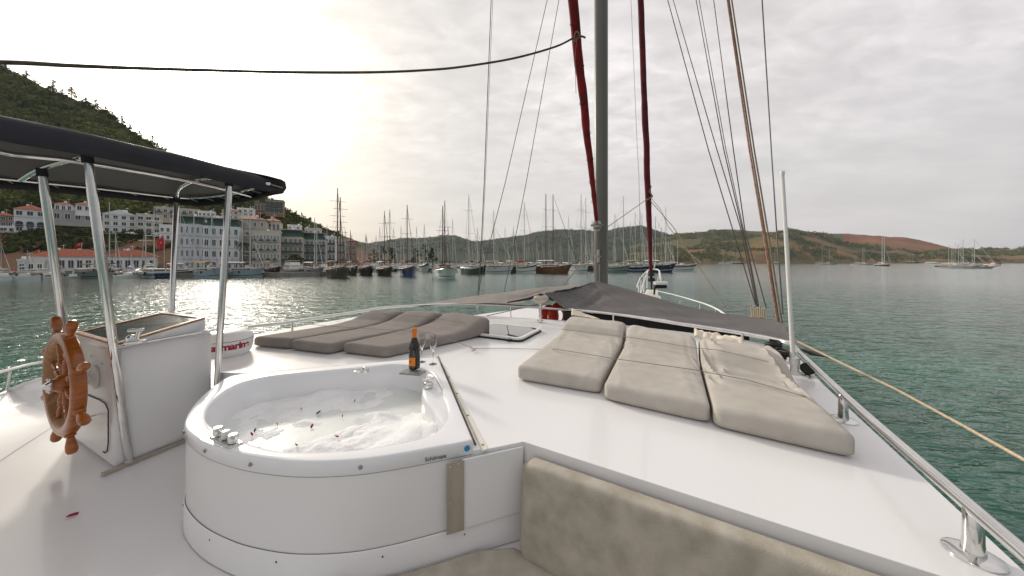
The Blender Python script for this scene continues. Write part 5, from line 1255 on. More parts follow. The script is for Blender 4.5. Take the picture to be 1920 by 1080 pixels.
house('apartment_block', 476, 523, 436, 486, 118, 'w_cream', 'lower cream block with paired windows in front of the beige one', 4, 8, 'flat', 8, (.45, .45), groundz=1.15, balc=2)
house('apartment_block', 524, 566, 444, 486, 126, 'w_beige', 'long beige block with dark balconies, left part', 4, 5, 'terrace', 10, (.5, .5), groundz=1.15, balc=1)
house('apartment_block', 567, 609, 449, 486, 136, 'w_grey', 'long grey block with green glass balconies, right part', 4, 6, 'terrace', 10, (.62, .55), groundz=1.15, balc=1)
house('apartment_block', 610, 628, 445, 486, 150, 'w_white', 'narrow white block between the green balconies and the brown gulet masts', 4, 3, 'flat', 9, (.5, .5), groundz=1.15, balc=1)
house('apartment_block', 629, 646, 448, 487, 165, 'w_grey', 'grey apartment block behind the tall brown masts', 4, 3, 'flat', 9, (.5, .5), groundz=1.15, balc=1)
house('apartment_block', 647, 666, 452, 487, 180, 'w_brown', 'brown grey block at the right end of the waterfront row', 4, 4, 'hip', 9, (.5, .5), groundz=1.15)
house('hilltop_building', 478, 500, 381, 396, 230, 'w_brown', 'lower step of the brown terraced building on the hilltop', 1, 4, 'flat', 9, (.7, .6))
house('hilltop_building', 499, 530, 376, 401, 226, 'w_brown', 'tall terraced brown building on the hilltop under the canopy tip', 4, 4, 'flat', 9, (.8, .55), balc=1)
house('restaurant', 66, 200, 481, 492, 104, 'w_white', 'long low white quay building with terracotta roof, left half', 1, 9, 'hip', 9, (.6, .5), groundz=1.15, roofh=2.6)
house('restaurant', 205, 290, 481, 492, 106, 'w_white', 'low terracotta roofed quay building behind the twin white masts', 1, 6, 'hip', 8, (.6, .5), groundz=1.15, roofh=2.4)
house('villa', 300, 330, 424, 452, 140, 'w_white', 'small white house between the gabled house and the hotel', 2, 3, 'flat', 7, (.5, .5))
house('villa', 372, 402, 398, 414, 168, 'w_white', 'small white penthouse block above the hotel roof, left', 2, 4, 'flat', 7, (.5, .5))
house('villa', 418, 446, 394, 412, 172, 'w_cream', 'small cream block above the hotel roof beside the front canopy pole', 2, 3, 'hip', 7, (.5, .5), roofh=1.2)
house('villa', 446, 474, 392, 405, 185, 'w_white', 'small white house on the slope left of the hilltop building', 2, 3, 'flat', 7, (.5, .5))
house('villa', 540, 562, 424, 437, 150, 'w_white', 'white house stepping up behind the dark balconies', 2, 3, 'flat', 7, (.5, .5))
house('villa', 572, 600, 430, 441, 158, 'w_cream', 'cream rooftop block above the green glass balconies', 1, 4, 'flat', 7, (.5, .5))
house('villa', 400, 430, 408, 421, 150, 'w_white', 'white stepped house directly above the right hotel wing', 1, 4, 'flat', 7, (.5, .5))
house('kiosk', 36, 80, 490, 505, 96, 'boatwhite', 'white quayside kiosk with dark openings at far left', 1, 3, 'flat', 4, (.5, .5), groundz=1.15)

def car(px, y, d, mat, lab):
    c = at(px, d, zrow(y, d)); t = thing('parked_car', lab, 'car', c, .1, 'cars on the hillside road')
    mb = MB(); mb.box((0, 0, .55), (4.2, 1.7, .6)); mb.box((-.2, 0, 1.1), (2.3, 1.5, .55), bot=1.25); mb.build('body', M[mat], t, world=False, bevel=.15)
    mb = MB(); mb.box((-.2, -.02, 1.1), (2.1, 1.62, .38)); mb.build('windows', M['window'], t, world=False)
    for sx_ in (-1.3, 1.3):
        mb = MB(); mb.lathe([(.32, -.9), (.32, .9)], (sx_, 0, .32), 12, (0, 1, 0)); mb.build('wheel', M['black'], t, world=False)
car(246, 441, 143, 'w_white', 'white car on the hillside road below the gabled house')
car(296, 442, 143, 'w_white', 'white car on the hillside road right of the gabled house')
car(10, 438, 143, 'w_grey', 'grey car on the hillside road at the left edge')
def palm(px, d, h, lab):
    b = at(px, d, 1.15); t = thing('palm_tree', lab, 'palm', b, group='quayside palms'); mb = MB(); mb.path([b, b + Vector((.1, 0, h * .5)), b + Vector((0, 0, h))], [.28, .2, .18], n=8); mb.build('trunk', M['trunk'], t)
    mb = MB(); T = b + Vector((0, 0, h))
    for k in range(22):
        a = k * 2.4; e = .9 - (k % 5) * .35; p = []
        for s_ in np.linspace(0, 1, 6): p.append(T + Vector((math.cos(a) * s_ * 2.3, math.sin(a) * s_ * 2.3, e * s_ * 1.6 - 2.0 * s_ * s_)))
        for i in range(5):
            sd4 = Vector((-math.sin(a), math.cos(a), 0)) * (.28 * (1 - i / 6)); dn = Vector((0, 0, -.18))
            mb.add([p[i] - sd4 + dn, p[i], p[i + 1], p[i + 1] - sd4 * .8 + dn, p[i] + sd4 + dn, p[i + 1] + sd4 * .8 + dn], [(0, 1, 2, 3), (1, 4, 5, 2)])
    mb.build('crown', M['leaves1'], t)
palm(456, 108, 9.5, 'tall palm on the quay in front of the plain beige block')
palm(552, 112, 5.5, 'short palm on the quay in front of the dark balconies')
palm(560, 116, 4.6, 'smaller palm just right of the short palm')
def flagpole(px, y0, d, h, lab, fs=1.4):
    b = at(px, d, 1.1); top = zrow(y0, d); t = thing('flagpole', lab, 'flag', b, group='red flags'); mb = MB(); mb.tube(b, Vector((b.x, b.y, top)), .06, n=6); mb.build('pole', M['mast_white'], t)
    mb = MB(); mb.grid(lambda u, v: (b.x - fs * u, b.y + .12 * math.sin(u * 6), top - fs * h * v - .25 * u), 8, 5); f_ = mb.build('flag', M['flag'], t, solid=.02)
    mb = MB(); mb.path([(b.x - fs * .4 + fs * .13 * math.cos(a), b.y - .12, top - fs * h * .45 + fs * .13 * math.sin(a)) for a in np.linspace(.6, 5.7, 12)], fs * .02, n=4); mb.build('crescent', M['w_white'], f_)
flagpole(308, 446, 100, 1.5, 'large drooping red flag on a pole left of the hotel', 2.2)
flagpole(153, 455, 108, .8, 'red flag above the low terracotta roof', 1.6)
flagpole(73, 468, 108, .8, 'small red flag at the left end of the terracotta roof', 1.0)

# ================================================================== BOATS
def hullmesh(Lb, B, fb, bow=.5, tr=.75, zk=0.0, z0f=0, z1f=1.0, off=0.0, sharp=2.4):
    """loft between fractions z0f..z1f of the topside height"""
    mb = MB(); n = 18; K = 5
    def pt(i, j, sgn):
        u = i / (n - 1); s_ = z0f + (z1f - z0f) * j
        if u < .5: b = B / 2 * (tr + (1 - tr) * math.sin(u / .5 * math.pi / 2))
        else: b = B / 2 * (1 - ((u - .5) / .5) ** sharp)
        sheer = fb * (1 + bow * max(0, u - .35) ** 2 * 2.4 + .18 * (1 - u) ** 2)
        z = -.5 + (sheer + .5) * s_
        fl_ = .72 + .28 * s_ ** .6
        x = -Lb / 2 + Lb * (u * (.86 + .14 * s_)) + Lb * .02 * (1 - s_) * (1 - u)
        return (x, sgn * (b * fl_ + off + .0 * u), z)
    for sgn in (-1, 1):
        vs = [pt(i, j / (K - 1), sgn) for i in range(n) for j in range(K)]
        fs = [(i * K + j, (i + 1) * K + j, (i + 1) * K + j + 1, i * K + j + 1) if sgn < 0 else (i * K + j + 1, (i + 1) * K + j + 1, (i + 1) * K + j, i * K + j) for i in range(n - 1) for j in range(K - 1)]
        mb.add(vs, fs)
    a = [pt(0, j / (K - 1), -1) for j in range(K)]; b = [pt(0, j / (K - 1), 1) for j in range(K)]
    mb.add(a + b, [(j, j + 1, K + j + 1, K + j) for j in range(K - 1)])
    return mb, pt
def boat(nm, px0, px1, wy, ytopdeck, delta, hull, label, masts=(), stripe='wood_boat', cabin='boatwhite', cat='sailing boat', ratio=3.6, sprit=False, awn=None, cover='cov_white', mm='mast_white', kind='gulet', group=None, flagc=False, yards=(.55, .78), mr=.14, sternto=False, frame=True, tier=1):
    d = F * EYE / (wy - HY); pc = (px0 + px1) / 2; W = (px1 - px0) / F * d
    dl = R(abs(delta)); B = W / (math.cos(dl) + ratio * math.sin(dl) * .85); Lb = B * ratio
    Lb = min(Lb, 26); fb = max(.5, (wy - ytopdeck) / F * d * .66)
    view = math.atan2(at(pc, 1).y, at(pc, 1).x)  # direction away from the eye
    th = view + math.pi + (R(delta))          # bow heading; delta>0 swings the bow to the photo's right
    c = at(pc, d) + Vector((math.cos(view), math.sin(view), 0)) * (Lb / 2 * math.cos(dl) * .8)
    if sternto: th += math.pi
    t = thing(nm, label, cat, c, th, group)
    mb, pt = hullmesh(Lb, B, fb, .55 if kind == 'gulet' else .25, .75, z1f=.80); mb.build('hull', M[hull], t, world=False, smooth=True)
    mb, pt = hullmesh(Lb, B, fb, .55 if kind == 'gulet' else .25, .75, z0f=.80, z1f=1.0, off=.05); mb.build('bulwark', M[stripe], t, world=False, smooth=True)
    mb = MB(); n = 18
    a = [pt(i, .78, -1) for i in range(n)]; b = [pt(i, .78, 1) for i in range(n)]
    mb.add(a + b, [(i, i + 1, n + i + 1, n + i) for i in range(n - 1)]); mb.build('deck', M['boatdeck'], t, world=False)
    zd = a[6][2]
    if kind == 'gulet':
        mb = MB(); mb.box((-Lb * .12, 0, zd + .42), (Lb * .42, B * .56, .95)); cb_ = mb.build('deckhouse', M[cabin], t, world=False, bevel=.08)
        mb = MB(); mb.box((-Lb * .12, 0, zd + .50), (Lb * .40, B * .575, .34)); mb.box((-Lb * .12, 0, zd + .50), (Lb * .428, B * .44, .34)); mb.build('windows', M['window'], cb_, world=False)
        if awn:
            mb = MB(); x0, x1 = (-Lb * .46, Lb * .05)
            mb.grid(lambda u, v: (x0 + (x1 - x0) * u, B * .42 * (2 * v - 1), zd + 2.35 + .28 * (1 - (2 * v - 1) ** 2) + .05 * math.sin(u * 20)), 12, 7); mb.build('awning', M[awn], t, world=False, solid=.05)
            for sx_ in (x0 + .1, (x0 + x1) / 2, x1 - .1):
                mb = MB()
                for sy_ in (-1, 1): mb.tube((sx_, sy_ * B * .41, zd), (sx_, sy_ * B * .41, zd + 2.36), .04, n=5)
                mb.build('awning_frame', M['mast_white'], t, world=False)
        mb = MB()   # deck clutter: cushions, lockers
        r_ = random.Random(int(px0 * 7)); 
        for k in range(5): mb.box((Lb * r_.uniform(.12, .36), B * r_.uniform(-.2, .2), zd + .25 + r_.uniform(0, .2)), (r_.uniform(.5, 1.6), r_.uniform(.4, 1.0), r_.uniform(.2, .5)), r_.uniform(-.3, .3))
        mb.build('sun_pads', M[cover], t, world=False, bevel=.05)
        mb = MB(); mb.box((Lb * .08, 0, zd + 1.25), (Lb * .10, B * .42, .9), bot=1.15); wh_ = mb.build('wheelhouse', M[cabin], t, world=False, bevel=.06)
        mb = MB(); mb.box((Lb * .08, 0, zd + 1.38), (Lb * .107, B * .40, .38)); mb.build('windows', M['window'], wh_, world=False)
        q = [pt(i, 1.0, -1) for i in range(2, 18)]; q2 = [pt(i, 1.0, 1) for i in range(16, 1, -1)]
        ln_ = [(x, y * .97, z + .55) for x, y, z in q + q2]; mb = MB(); mb.path(ln_, .03, n=4)
        for x, y, z in ln_[::2]: mb.tube((x, y, z - .55), (x, y, z), .022, n=4)
        mb.build('guard_rail', M['mast_white'], t, world=False)
        mb = MB(); q = [pt(i, 1.0, -1) for i in range(18)]; q2 = [pt(i, 1.0, 1) for i in range(16, -1, -1)]; mb.path([(x, y, z) for x, y, z in q + q2], .07, n=5); mb.build('cap_rail', M['wood_boat' if stripe != 'wood_boat' else 'boatwhite'], t, world=False)
        for k in range(4):
            x, y, z = pt([4, 8, 11, 4][k], .75, [-1, -1, 1, 1][k]); m_ = MB(); m_.ball((x, y + (.16 if y > 0 else -.16), z - .2), .2, 8, 6, (1, 1, 1.7)); m_.build('fender', M[['boatwhite', 'h_black', 'boatwhite', 'h_navy'][k]], t, world=False, smooth=True)
        x, y, z = pt(15, .45, -1); m_ = MB(); m_.tube((x, y - .12, z - .5), (x, y - .12, z + .3), .06, n=5); m_.box((x, y - .12, z - .5), (.5, .15, .14)); m_.build('anchor', M['dull_metal'], t, world=False)
        if hull in ('h_white', 'h_pale', 'h_grey', 'h_teal', 'h_navy'):
            mb = MB(); mb2, _p = hullmesh(Lb, B, fb, .55, .75, z0f=.36, z1f=.42, off=.03); mb2.build('waterline_stripe', M['h_navy' if hull != 'h_navy' else 'h_white'], t, world=False)
    elif kind == 'motor':
        mb = MB()
        mb.box((-Lb * .08, 0, zd + .75), (Lb * .62, B * .80, 1.5), bot=1.08); cb_ = mb.build('superstructure', M[cabin], t, world=False, bevel=.15)
        mb = MB(); mb.box((-Lb * .08, 0, zd + .95), (Lb * .60, B * .825, .55)); mb.box((-Lb * .08, 0, zd + .95), (Lb * .635, B * .66, .55)); mb.build('windows', M['window'], cb_, world=False)
        for k in range(1, tier + 1):
            mb = MB(); f_ = .5 - .14 * (k - 1); mb.box((-Lb * .14, 0, zd + .1 + 1.45 * k + .35), (Lb * f_, B * (.74 - .12 * k), .8), bot=1.1); fl_ = mb.build('flybridge', M[cabin], t, world=False, bevel=.12)
            mb = MB(); mb.box((-Lb * .14, 0, zd + 1.45 * k + .55), (Lb * f_ * .93, B * (.745 - .12 * k), .3)); mb.build('windows', M['window'], fl_, world=False)
            mb = MB(); mb.box((-Lb * .16, 0, zd + 1.45 * k + 1.35), (Lb * f_ * .95, B * (.80 - .12 * k), .12)); mb.build('hardtop', M[cabin], t, world=False, bevel=.05)
    elif kind == 'yacht':
        mb = MB(); mb.box((-Lb * .02, 0, zd + .22), (Lb * .4, B * .5, .5), bot=1.15); cb_ = mb.build('deckhouse', M[cabin], t, world=False, bevel=.08)
        mb = MB(); mb.box((-Lb * .02, 0, zd + .28), (Lb * .36, B * .525, .2)); mb.build('windows', M['window'], cb_, world=False)
        if awn:
            mb = MB(); mb.grid(lambda u, v: (-Lb * .3 + Lb * .2 * u, B * .34 * (2 * v - 1), zd + 1.6 - .4 * (2 * v - 1) ** 2), 6, 7); mb.build('sprayhood', M[awn], t, world=False, solid=.04)
    elif kind == 'launch':
        mb = MB(); mb.box((Lb * .02, 0, zd + .35), (Lb * .22, B * .5, .7), bot=1.2); mb.build('console', M[cabin], t, world=False, bevel=.06)
        mb = MB(); mb.box((-Lb * .49, 0, zd + .25), (.35, .32, .75), bot=.6); mb.tube((-Lb * .5, 0, zd), (-Lb * .51, 0, -.4), .09, n=6); mb.build('outboard_motor', M['cast'], t, world=False, bevel=.06)
        if awn:
            mb = MB(); mb.box((-Lb * .05, 0, zd + 1.6), (Lb * .4, B * .8, .06)); mb.build('sunshade', M[awn], t, world=False)
            mb = MB()
            for sx_ in (-.22, .12):
                for sy_ in (-1, 1): mb.tube((Lb * sx_, sy_ * B * .36, zd), (Lb * sx_, sy_ * B * .36, zd + 1.6), .03, n=4)
            mb.build('shade_frame', M['mast_white'], t, world=False)
    bx = pt(17, 1, -1); ztip = bx[2]
    if sprit:
        mb = MB(); mb.tube((bx[0] - 1.0, 0, ztip - .2), (bx[0] + Lb * .16, 0, ztip + .5), .16, .08, 7); mb.build('bowsprit', M['wood_boat'], t, world=False)
        mb = MB(); mb.tube((bx[0] + Lb * .155, 0, ztip + .48), (bx[0] - .5, 0, .3), .03, n=4); mb.build('bobstay', M['wire'], t, world=False)
    fwdx = bx[0] + (Lb * .15 if sprit else 0)
    # masts
    ch = math.cos(th), math.sin(th); last = None
    for k, (mpx, ytop) in enumerate(masts):
        # position along the centreline whose photo column is mpx
        kx = (mpx - HX) / F; den = ch[0] - kx * ch[1]
        s_ = (kx * c.y - c.x) / den if abs(den) > .12 else (.12 - .38 * k) * Lb
        lim = .40 * Lb; base = (.14 - .36 * k) * Lb if len(masts) > 1 else .08 * Lb
        if abs(s_) > lim: s_ = base
        wx = c.x + ch[0] * s_; wy_ = c.y + ch[1] * s_
        lat = (kx * wy_ - wx) / (-ch[1] - kx * ch[0]) if abs(-ch[1] - kx * ch[0]) > .2 else 0
        lat = max(-B * .12, min(B * .12, lat))
        wy2 = wy_ + ch[0] * lat
        zt = zrow(ytop, wy2); H_ = zt - zd
        mb = MB(); mb.tube((s_, lat, zd - .1), (s_, lat, zt), mr, mr * .6, 8); mo = mb.build('mast', M[mm], t, world=False, smooth=True)
        mb = MB()
        for f_ in yards:
            wv = H_ * .075 + .3; mb.tube((s_, lat - wv, zd + H_ * f_), (s_, lat + wv, zd + H_ * f_), .045, n=5)
        if yards:
            mb.path([(s_, lat, zd + H_ * min(yards)), (s_, lat, zd + H_ * max(yards) + .01)], .05, n=5); mb.build('spreaders', M[mm], mo, world=False)
        mb = MB(); P = [(fwdx - .1, 0, ztip), (-Lb * .47, 0, zd + .6)] if k == 0 else [(-Lb * .47, 0, zd + .6)]
        for p in P: mb.tube((s_, lat, zt - .2), p, .022, n=4)
        for sy_ in (-1, 1):
            mb.tube((s_, lat, zt - .3), (s_ - .3, sy_ * B * .46, zd + .4), .018, n=4); mb.tube((s_, lat, zd + H_ * .6), (s_ + .5, sy_ * B * .46, zd + .4), .018, n=4)
        mb.build('rigging', M['wire'], mo, world=False)
        if k == 0 and H_ > 6:
            mb = MB(); e = s_ - Lb * .34; mb.path([(s_ - .2, lat, zd + 1.9), ((s_ + e) / 2, lat, zd + 2.15), (e, lat, zd + 2.0)], [.16, .24, .14], n=8); mb.build('boom', M[cover], t, world=False, smooth=True)
            q0, q1 = Vector((s_ + .1, lat, zt - .8)), Vector((fwdx - .2, 0, ztip + .2)); mb = MB(); mb.path([q0.lerp(q1, .06), q0.lerp(q1, .5), q0.lerp(q1, .94)], [.03, .07, .10], n=6); mb.build('furled_jib', M[cover if mm == 'mast_white' else 'rope_dark'], t, world=False, smooth=True)
    if flagc:
        mb = MB(); mb.tube((-Lb * .48, 0, zd + .4), (-Lb * .52, 0, zd + 2.6), .03, n=5); fo = mb.build('ensign_staff', M['mast_white'], t, world=False)
        mb = MB(); mb.grid(lambda u, v: (-Lb * .52 - .9 * u, .08 * math.sin(u * 5), zd + 2.5 - .6 * v - .5 * u), 6, 4); mb.build('ensign', M['flag'], fo, world=False, solid=.02)
    return t
gm = 'boats moored along the marina'
BT = [
 # gaps in the front row
 ('gulet', 650, 673, 515, 499, 20, 'wood_dark', 'narrow dark gulet squeezed in right of the tallest brown masts', dict(masts=[(657, 432)], mm='mast_wood', stripe='h_black', awn='cov_tan', yards=())),
 ('gulet', 884, 914, 512.5, 497, 40, 'h_black', 'black gulet between the dark green hull and the white gulet', dict(masts=[(895, 428)], stripe='wood_boat', awn='cov_tan')),
 ('gulet', 948, 975, 511, 496, 45, 'wood_dark', 'dark wooden bow left of the red cushions', dict(masts=[(947, 425)], stripe='wood_boat', awn='cov_white')),
 ('gulet', 1112, 1140, 509.5, 496, 45, 'wood_dark', 'dark wooden gulet directly behind the thick grey mast', dict(masts=[(1110, 440)], stripe='wood_boat', awn='cov_tan')),
 # far left small craft
 ('motor_launch', -14, 24, 524, 515, 35, 'h_white', 'white open launch at the left picture edge', dict(kind='launch', cat='motor boat', ratio=2.8, stripe='h_white', sternto=True)),
 ('motor_launch', 29, 67, 523.5, 515, 55, 'h_white', 'white launch with black outboard below the white kiosk', dict(kind='launch', cat='motor boat', ratio=2.8, stripe='h_white', sternto=True, awn='cov_white')),
 ('motor_launch', 70, 106, 521, 514, 60, 'h_white', 'white launch with a pale sunshade just left of the wheel column', dict(kind='launch', cat='motor boat', ratio=2.8, stripe='h_red', awn='cov_tan')),
 ('motor_launch', 6, 40, 515, 508, 70, 'h_white', 'white cabin boat with orange gear in the second row at far left', dict(kind='launch', cat='motor boat', ratio=2.8, stripe='orange', cabin='orange')),
 ('motor_launch', 106, 128, 515, 508, 30, 'h_navy', 'small dark launch behind the inflatable', dict(kind='launch', cat='motor boat', ratio=2.6, stripe='h_white')),
 ('rubber_dinghy', 124, 149, 522.5, 517, 40, 'w_grey', 'grey rubber dinghy with white fenders left of the grey green hull', dict(kind='launch', cat='dinghy', ratio=2.2, stripe='w_grey')),
 ('gulet', 143, 196, 521.5, 504, 50, 'h_grey', 'grey green gulet with a deck of orange and white cushions', dict(masts=[(180, 430)], cover='cov_tan', stripe='h_grey')),
 ('gulet', 196, 226, 518, 505, 30, 'h_black', 'dark gulet with twin white masts and a blue awning', dict(masts=[(217, 437), (227, 379)], awn='cov_blue', stripe='wood_dark')),
 ('rubber_dinghy', 222, 256, 522, 514, 50, 'boatwhite', 'pale dinghy beside the navy stern with white stripes', dict(kind='launch', cat='dinghy', ratio=2.4, stripe='h_white')),
 ('gulet', 256, 313, 522, 505, 14, 'h_navy', 'navy hull with two white corner stripes and a white mast', dict(masts=[(266, 403), (289, 387)], sternto=True, stripe='h_white', cover='cov_white')),
 ('gulet', 322, 374, 519, 506, 40, 'h_black', 'low black gulet with two tall white masts before the hotel', dict(masts=[(338, 393), (363.5, 394)], stripe='wood_dark', awn='cov_white')),
 ('gulet', 369, 416, 521, 503, 25, 'h_pale', 'pale blue hull directly left of the front canopy pole', dict(masts=[(397, 398)], stripe='h_pale', awn='cov_gold', yards=(.6,))),
 ('motor_yacht', 440, 547, 502.5, 478, 72, 'h_white', 'large white ferry like motor yacht with a long window band', dict(kind='motor', cat='motor yacht', ratio=4.5, stripe='h_white', tier=1)),
 ('gulet', 431, 493, 519.5, 503, 40, 'h_pale', 'pale blue grey gulet with two white masts and white yards', dict(masts=[(454.6, 386), (469, 386)], stripe='h_pale', yards=(.24, .30, .55, .62), awn='cov_white')),
 ('gulet', 494, 529, 517.5, 500, 20, 'h_black', 'dark gulet with brown cushions between the pale hull and the white motor yacht', dict(stripe='wood_dark', awn='cov_tan')),
 ('motor_yacht', 531, 571, 516.5, 500, 12, 'h_grey', 'wide grey and white motor yacht seen from the bow', dict(kind='motor', cat='motor yacht', ratio=3.2, stripe='h_white', tier=1)),
 ('sailing_boat', 570, 609, 517, 502, 30, 'h_grey', 'grey hulled ketch with a white awning and two slim masts', dict(kind='gulet', masts=[(590, 408), (593.5, 417)], stripe='h_grey', awn='cov_white')),
 ('gulet', 608, 660, 521, 500, 8, 'wood_dark', 'broad dark brown gulet with the tallest pair of brown masts', dict(masts=[(633, 353), (638, 370)], mm='mast_wood', stripe='wood_boat', yards=(.38, .52, .66, .84), awn='cov_tan', cover='cov_tan', mr=.2, sprit=True)),
 ('gulet', 671, 704, 516, 499, 10, 'h_black', 'dark gulet with a red awning right of the brown one', dict(masts=[(669, 439)], mm='mast_wood', stripe='h_red', awn='cov_red', yards=(), mr=.08)),
 ('gulet', 703, 742, 516.5, 500, 14, 'wood_dark', 'dark wooden gulet with two slim dark masts left of the blue hull', dict(masts=[(721, 395), (731, 393)], mm='mast_wood', stripe='wood_boat', awn='cov_white', flagc=True)),
 ('gulet', 745, 787, 518, 499, 10, 'h_blue', 'deep blue hulled gulet with red awning and furled jib', dict(masts=[(763.5, 384)], mm='mast_wood', stripe='wood_boat', awn='cov_red', sprit=True, mr=.18)),
 ('gulet', 784, 808, 509.5, 494, 15, 'w_grey', 'grey boat with blue and yellow rolled cloths behind the blue hull', dict(masts=[(775, 420)], awn='cov_gold', stripe='h_blue')),
 ('gulet', 805, 862, 524, 503, 3, 'h_white', 'large white hulled gulet seen bow on in front of the others', dict(masts=[(830, 386), (834, 376)], mm='mast_wood', stripe='h_white', yards=(.38, .5, .62), cover='cov_tan', awn='cov_tan', cabin='wood_boat', mr=.16)),
 ('gulet', 862, 906, 514, 498, 30, 'h_green', 'dark green hulled gulet right of the white bow', dict(masts=[(879, 364)], stripe='h_white', awn='awning', yards=(.47, .78))),
 ('gulet', 906, 966, 512, 497, 50, 'h_white', 'white gulet with dark window line, bow to the right, left of the red cushions', dict(masts=[(925.6, 420), (962.5, 394)], stripe='boatwhite', awn='cov_tan')),
 ('gulet', 962, 1010, 512, 496, 42, 'h_white', 'white hull with brown bulwark and red deck awning', dict(masts=[(983, 377)], stripe='wood_boat', awn='cov_red', cover='cov_red')),
 ('gulet', 1005, 1073, 512.5, 495, 58, 'wood_boat', 'long varnished brown gulet with two tall masts left of the grey mast', dict(masts=[(1037, 364.6), (1010, 363)], mm='mast_wood', stripe='wood_boat', awn='cov_white', cover='cov_white', sprit=True, mr=.22)),
 ('gulet', 1066, 1106, 511.5, 495, 42, 'h_white', 'white bowed gulet with anchor partly behind the grey mast', dict(masts=[(1070, 364), (1098.5, 369)], stripe='boatwhite', awn='awning', flagc=True)),
 ('gulet', 1096, 1122, 508, 493, 50, 'h_black', 'dark hull peeping out left of the grey mast', dict(masts=[(1094, 411)], stripe='wood_boat')),
 ('gulet', 1128, 1181, 511, 497, 52, 'h_teal', 'dull teal hulled gulet just right of the grey mast', dict(masts=[(1153, 401), (1169, 367)], stripe='wood_boat', awn='awning')),
 ('gulet', 1172, 1226, 509.5, 494, 60, 'h_navy', 'navy hulled gulet with cream deckhouse left of the maroon jib', dict(masts=[(1191, 397), (1204, 401)], stripe='h_white', awn='cov_tan', cabin='boatwhite')),
 ('gulet', 1208, 1264, 510, 494, 62, 'h_navy', 'second navy hull whose bow crosses behind the pulpit', dict(masts=[(1229, 405.6), (1248.5, 388)], stripe='h_navy', awn='cov_white')),
 ('gulet', 1247, 1302, 508, 496, 66, 'h_white', 'oxblood and white gulet with a very long bowsprit, last of the marina row', dict(masts=[(1270.6, 452)], stripe='h_red', sprit=True)),
]
for nm, a, b, wy, yd, dl, hull, lab, kw in BT: boat(nm, a, b, wy, yd, dl, hull, lab, group=gm, **kw)
lx = [(-12, 16), (14, 40), (38, 66), (62, 92), (90, 116), (112, 142), (180, 206), (206, 236), (232, 258), (300, 324), (412, 436), (476, 504)]
for k, (a_, b_x) in enumerate(lx):
    boat('motor_launch', a_, b_x, 518.5, 511, [40, -25, 65, 15, -50][k % 5], 'h_white', 'white harbour launch in the middle row along the left quay, ' + ordn(k) + ' from the left', kind='launch' if k % 3 else 'motor', ratio=2.7, tier=0, cat='motor boat',
         stripe=['h_white', 'h_blue', 'orange', 'h_white', 'h_red'][k % 5], awn=['cov_white', 'cov_blue', None, 'cov_tan', 'cov_white', 'cov_red', None][k % 7], masts=[(a_ + 14, 455 + (k * 7) % 22)] if k % 2 == 0 else (), yards=(), mr=.07, group='white launches along the left quay')
# boats in the second row whose masts stand between the front ones
B2 = [(317, 393), (409, 440), (613, 419), (687, 440), (692, 436), (705, 440), (712, 424), (738, 425), (745, 420), (752, 424), (757, 424), (781, 424), (840, 421), (848.5, 409), (947, 425), (1066, 404), (1110, 440), (483, 432), (503, 438), (543, 442), (559, 430), (576, 428), (648, 428)][:0] + [(317, 393), (409, 440), (483, 432), (503, 438), (543, 442), (559, 430), (613, 419), (648, 430), (687, 440), (705, 440), (712, 424), (738, 425), (752, 422), (781, 424), (840, 421), (848.5, 409), (947, 425), (1066, 404), (1110, 440), (1201, 393), (1182, 415), (1215, 420), (1240, 425)]
for k, (mp_, yt) in enumerate(B2):
    boat('sailing_yacht', mp_ - 9, mp_ + 11, 507.5, 500, 25 if mp_ < 860 else 50, 'h_white', 'second row yacht, ' + ordn(k) + ' such mast from the left behind the marina front', masts=[(mp_, yt)], kind='yacht', stripe='h_white', group='yachts moored behind the marina front row', mr=.09, cat='yacht', awn=['cov_blue', 'cov_white', 'cov_tan'][k % 3], yards=(.6,))
ex = [(-5, 22), (26, 52), (55, 84), (88, 112), (112, 138), (150, 178), (196, 224), (236, 262), (270, 300), (300, 326), (340, 366), (386, 412), (412, 436), (480, 506), (560, 584), (596, 618), (652, 676), (688, 712), (726, 750), (790, 812)]
for k, (a_, b_x) in enumerate(ex):
    boat('cabin_boat', a_, b_x, 512.5 if a_ < 600 else 509, 504 if a_ < 600 else 501, [20, -35, 45, 10, 60, -20][k % 6], ['h_black', 'h_navy', 'h_white', 'wood_dark', 'h_grey', 'h_white'][k % 6], 'second row cabin boat by the left quay, ' + ordn(k) + ' of them from the left',
         kind='motor', tier=k % 2, stripe=['h_white', 'h_red', 'h_blue'][k % 3], ratio=2.9, cat='motor boat', group='cabin boats behind the front row')
ex = [(868, 900), (896, 930), (930, 960), (952, 990), (985, 1015), (1020, 1050), (1050, 1082), (1074, 1104), (1140, 1170), (1164, 1196), (1190, 1222), (1216, 1246), (1238, 1268), (880, 912), (915, 945), (972, 1004), (1002, 1034), (1036, 1066)]
for k, (a_, b_x) in enumerate(ex):
    boat('gulet', a_, b_x, 506.5, 499, [30, 50, 40, 62][k % 4], ['h_black', 'wood_dark', 'h_white', 'h_navy'][k % 4], 'second row gulet behind the right marina front, ' + ordn(k) + ' of them from the left',
         awn=['cov_white', 'awning', 'cov_white', 'cov_tan', 'cov_white', 'cov_red'][k % 6], stripe=['boatwhite', 'wood_boat'][k % 2], group='gulets behind the marina front row')
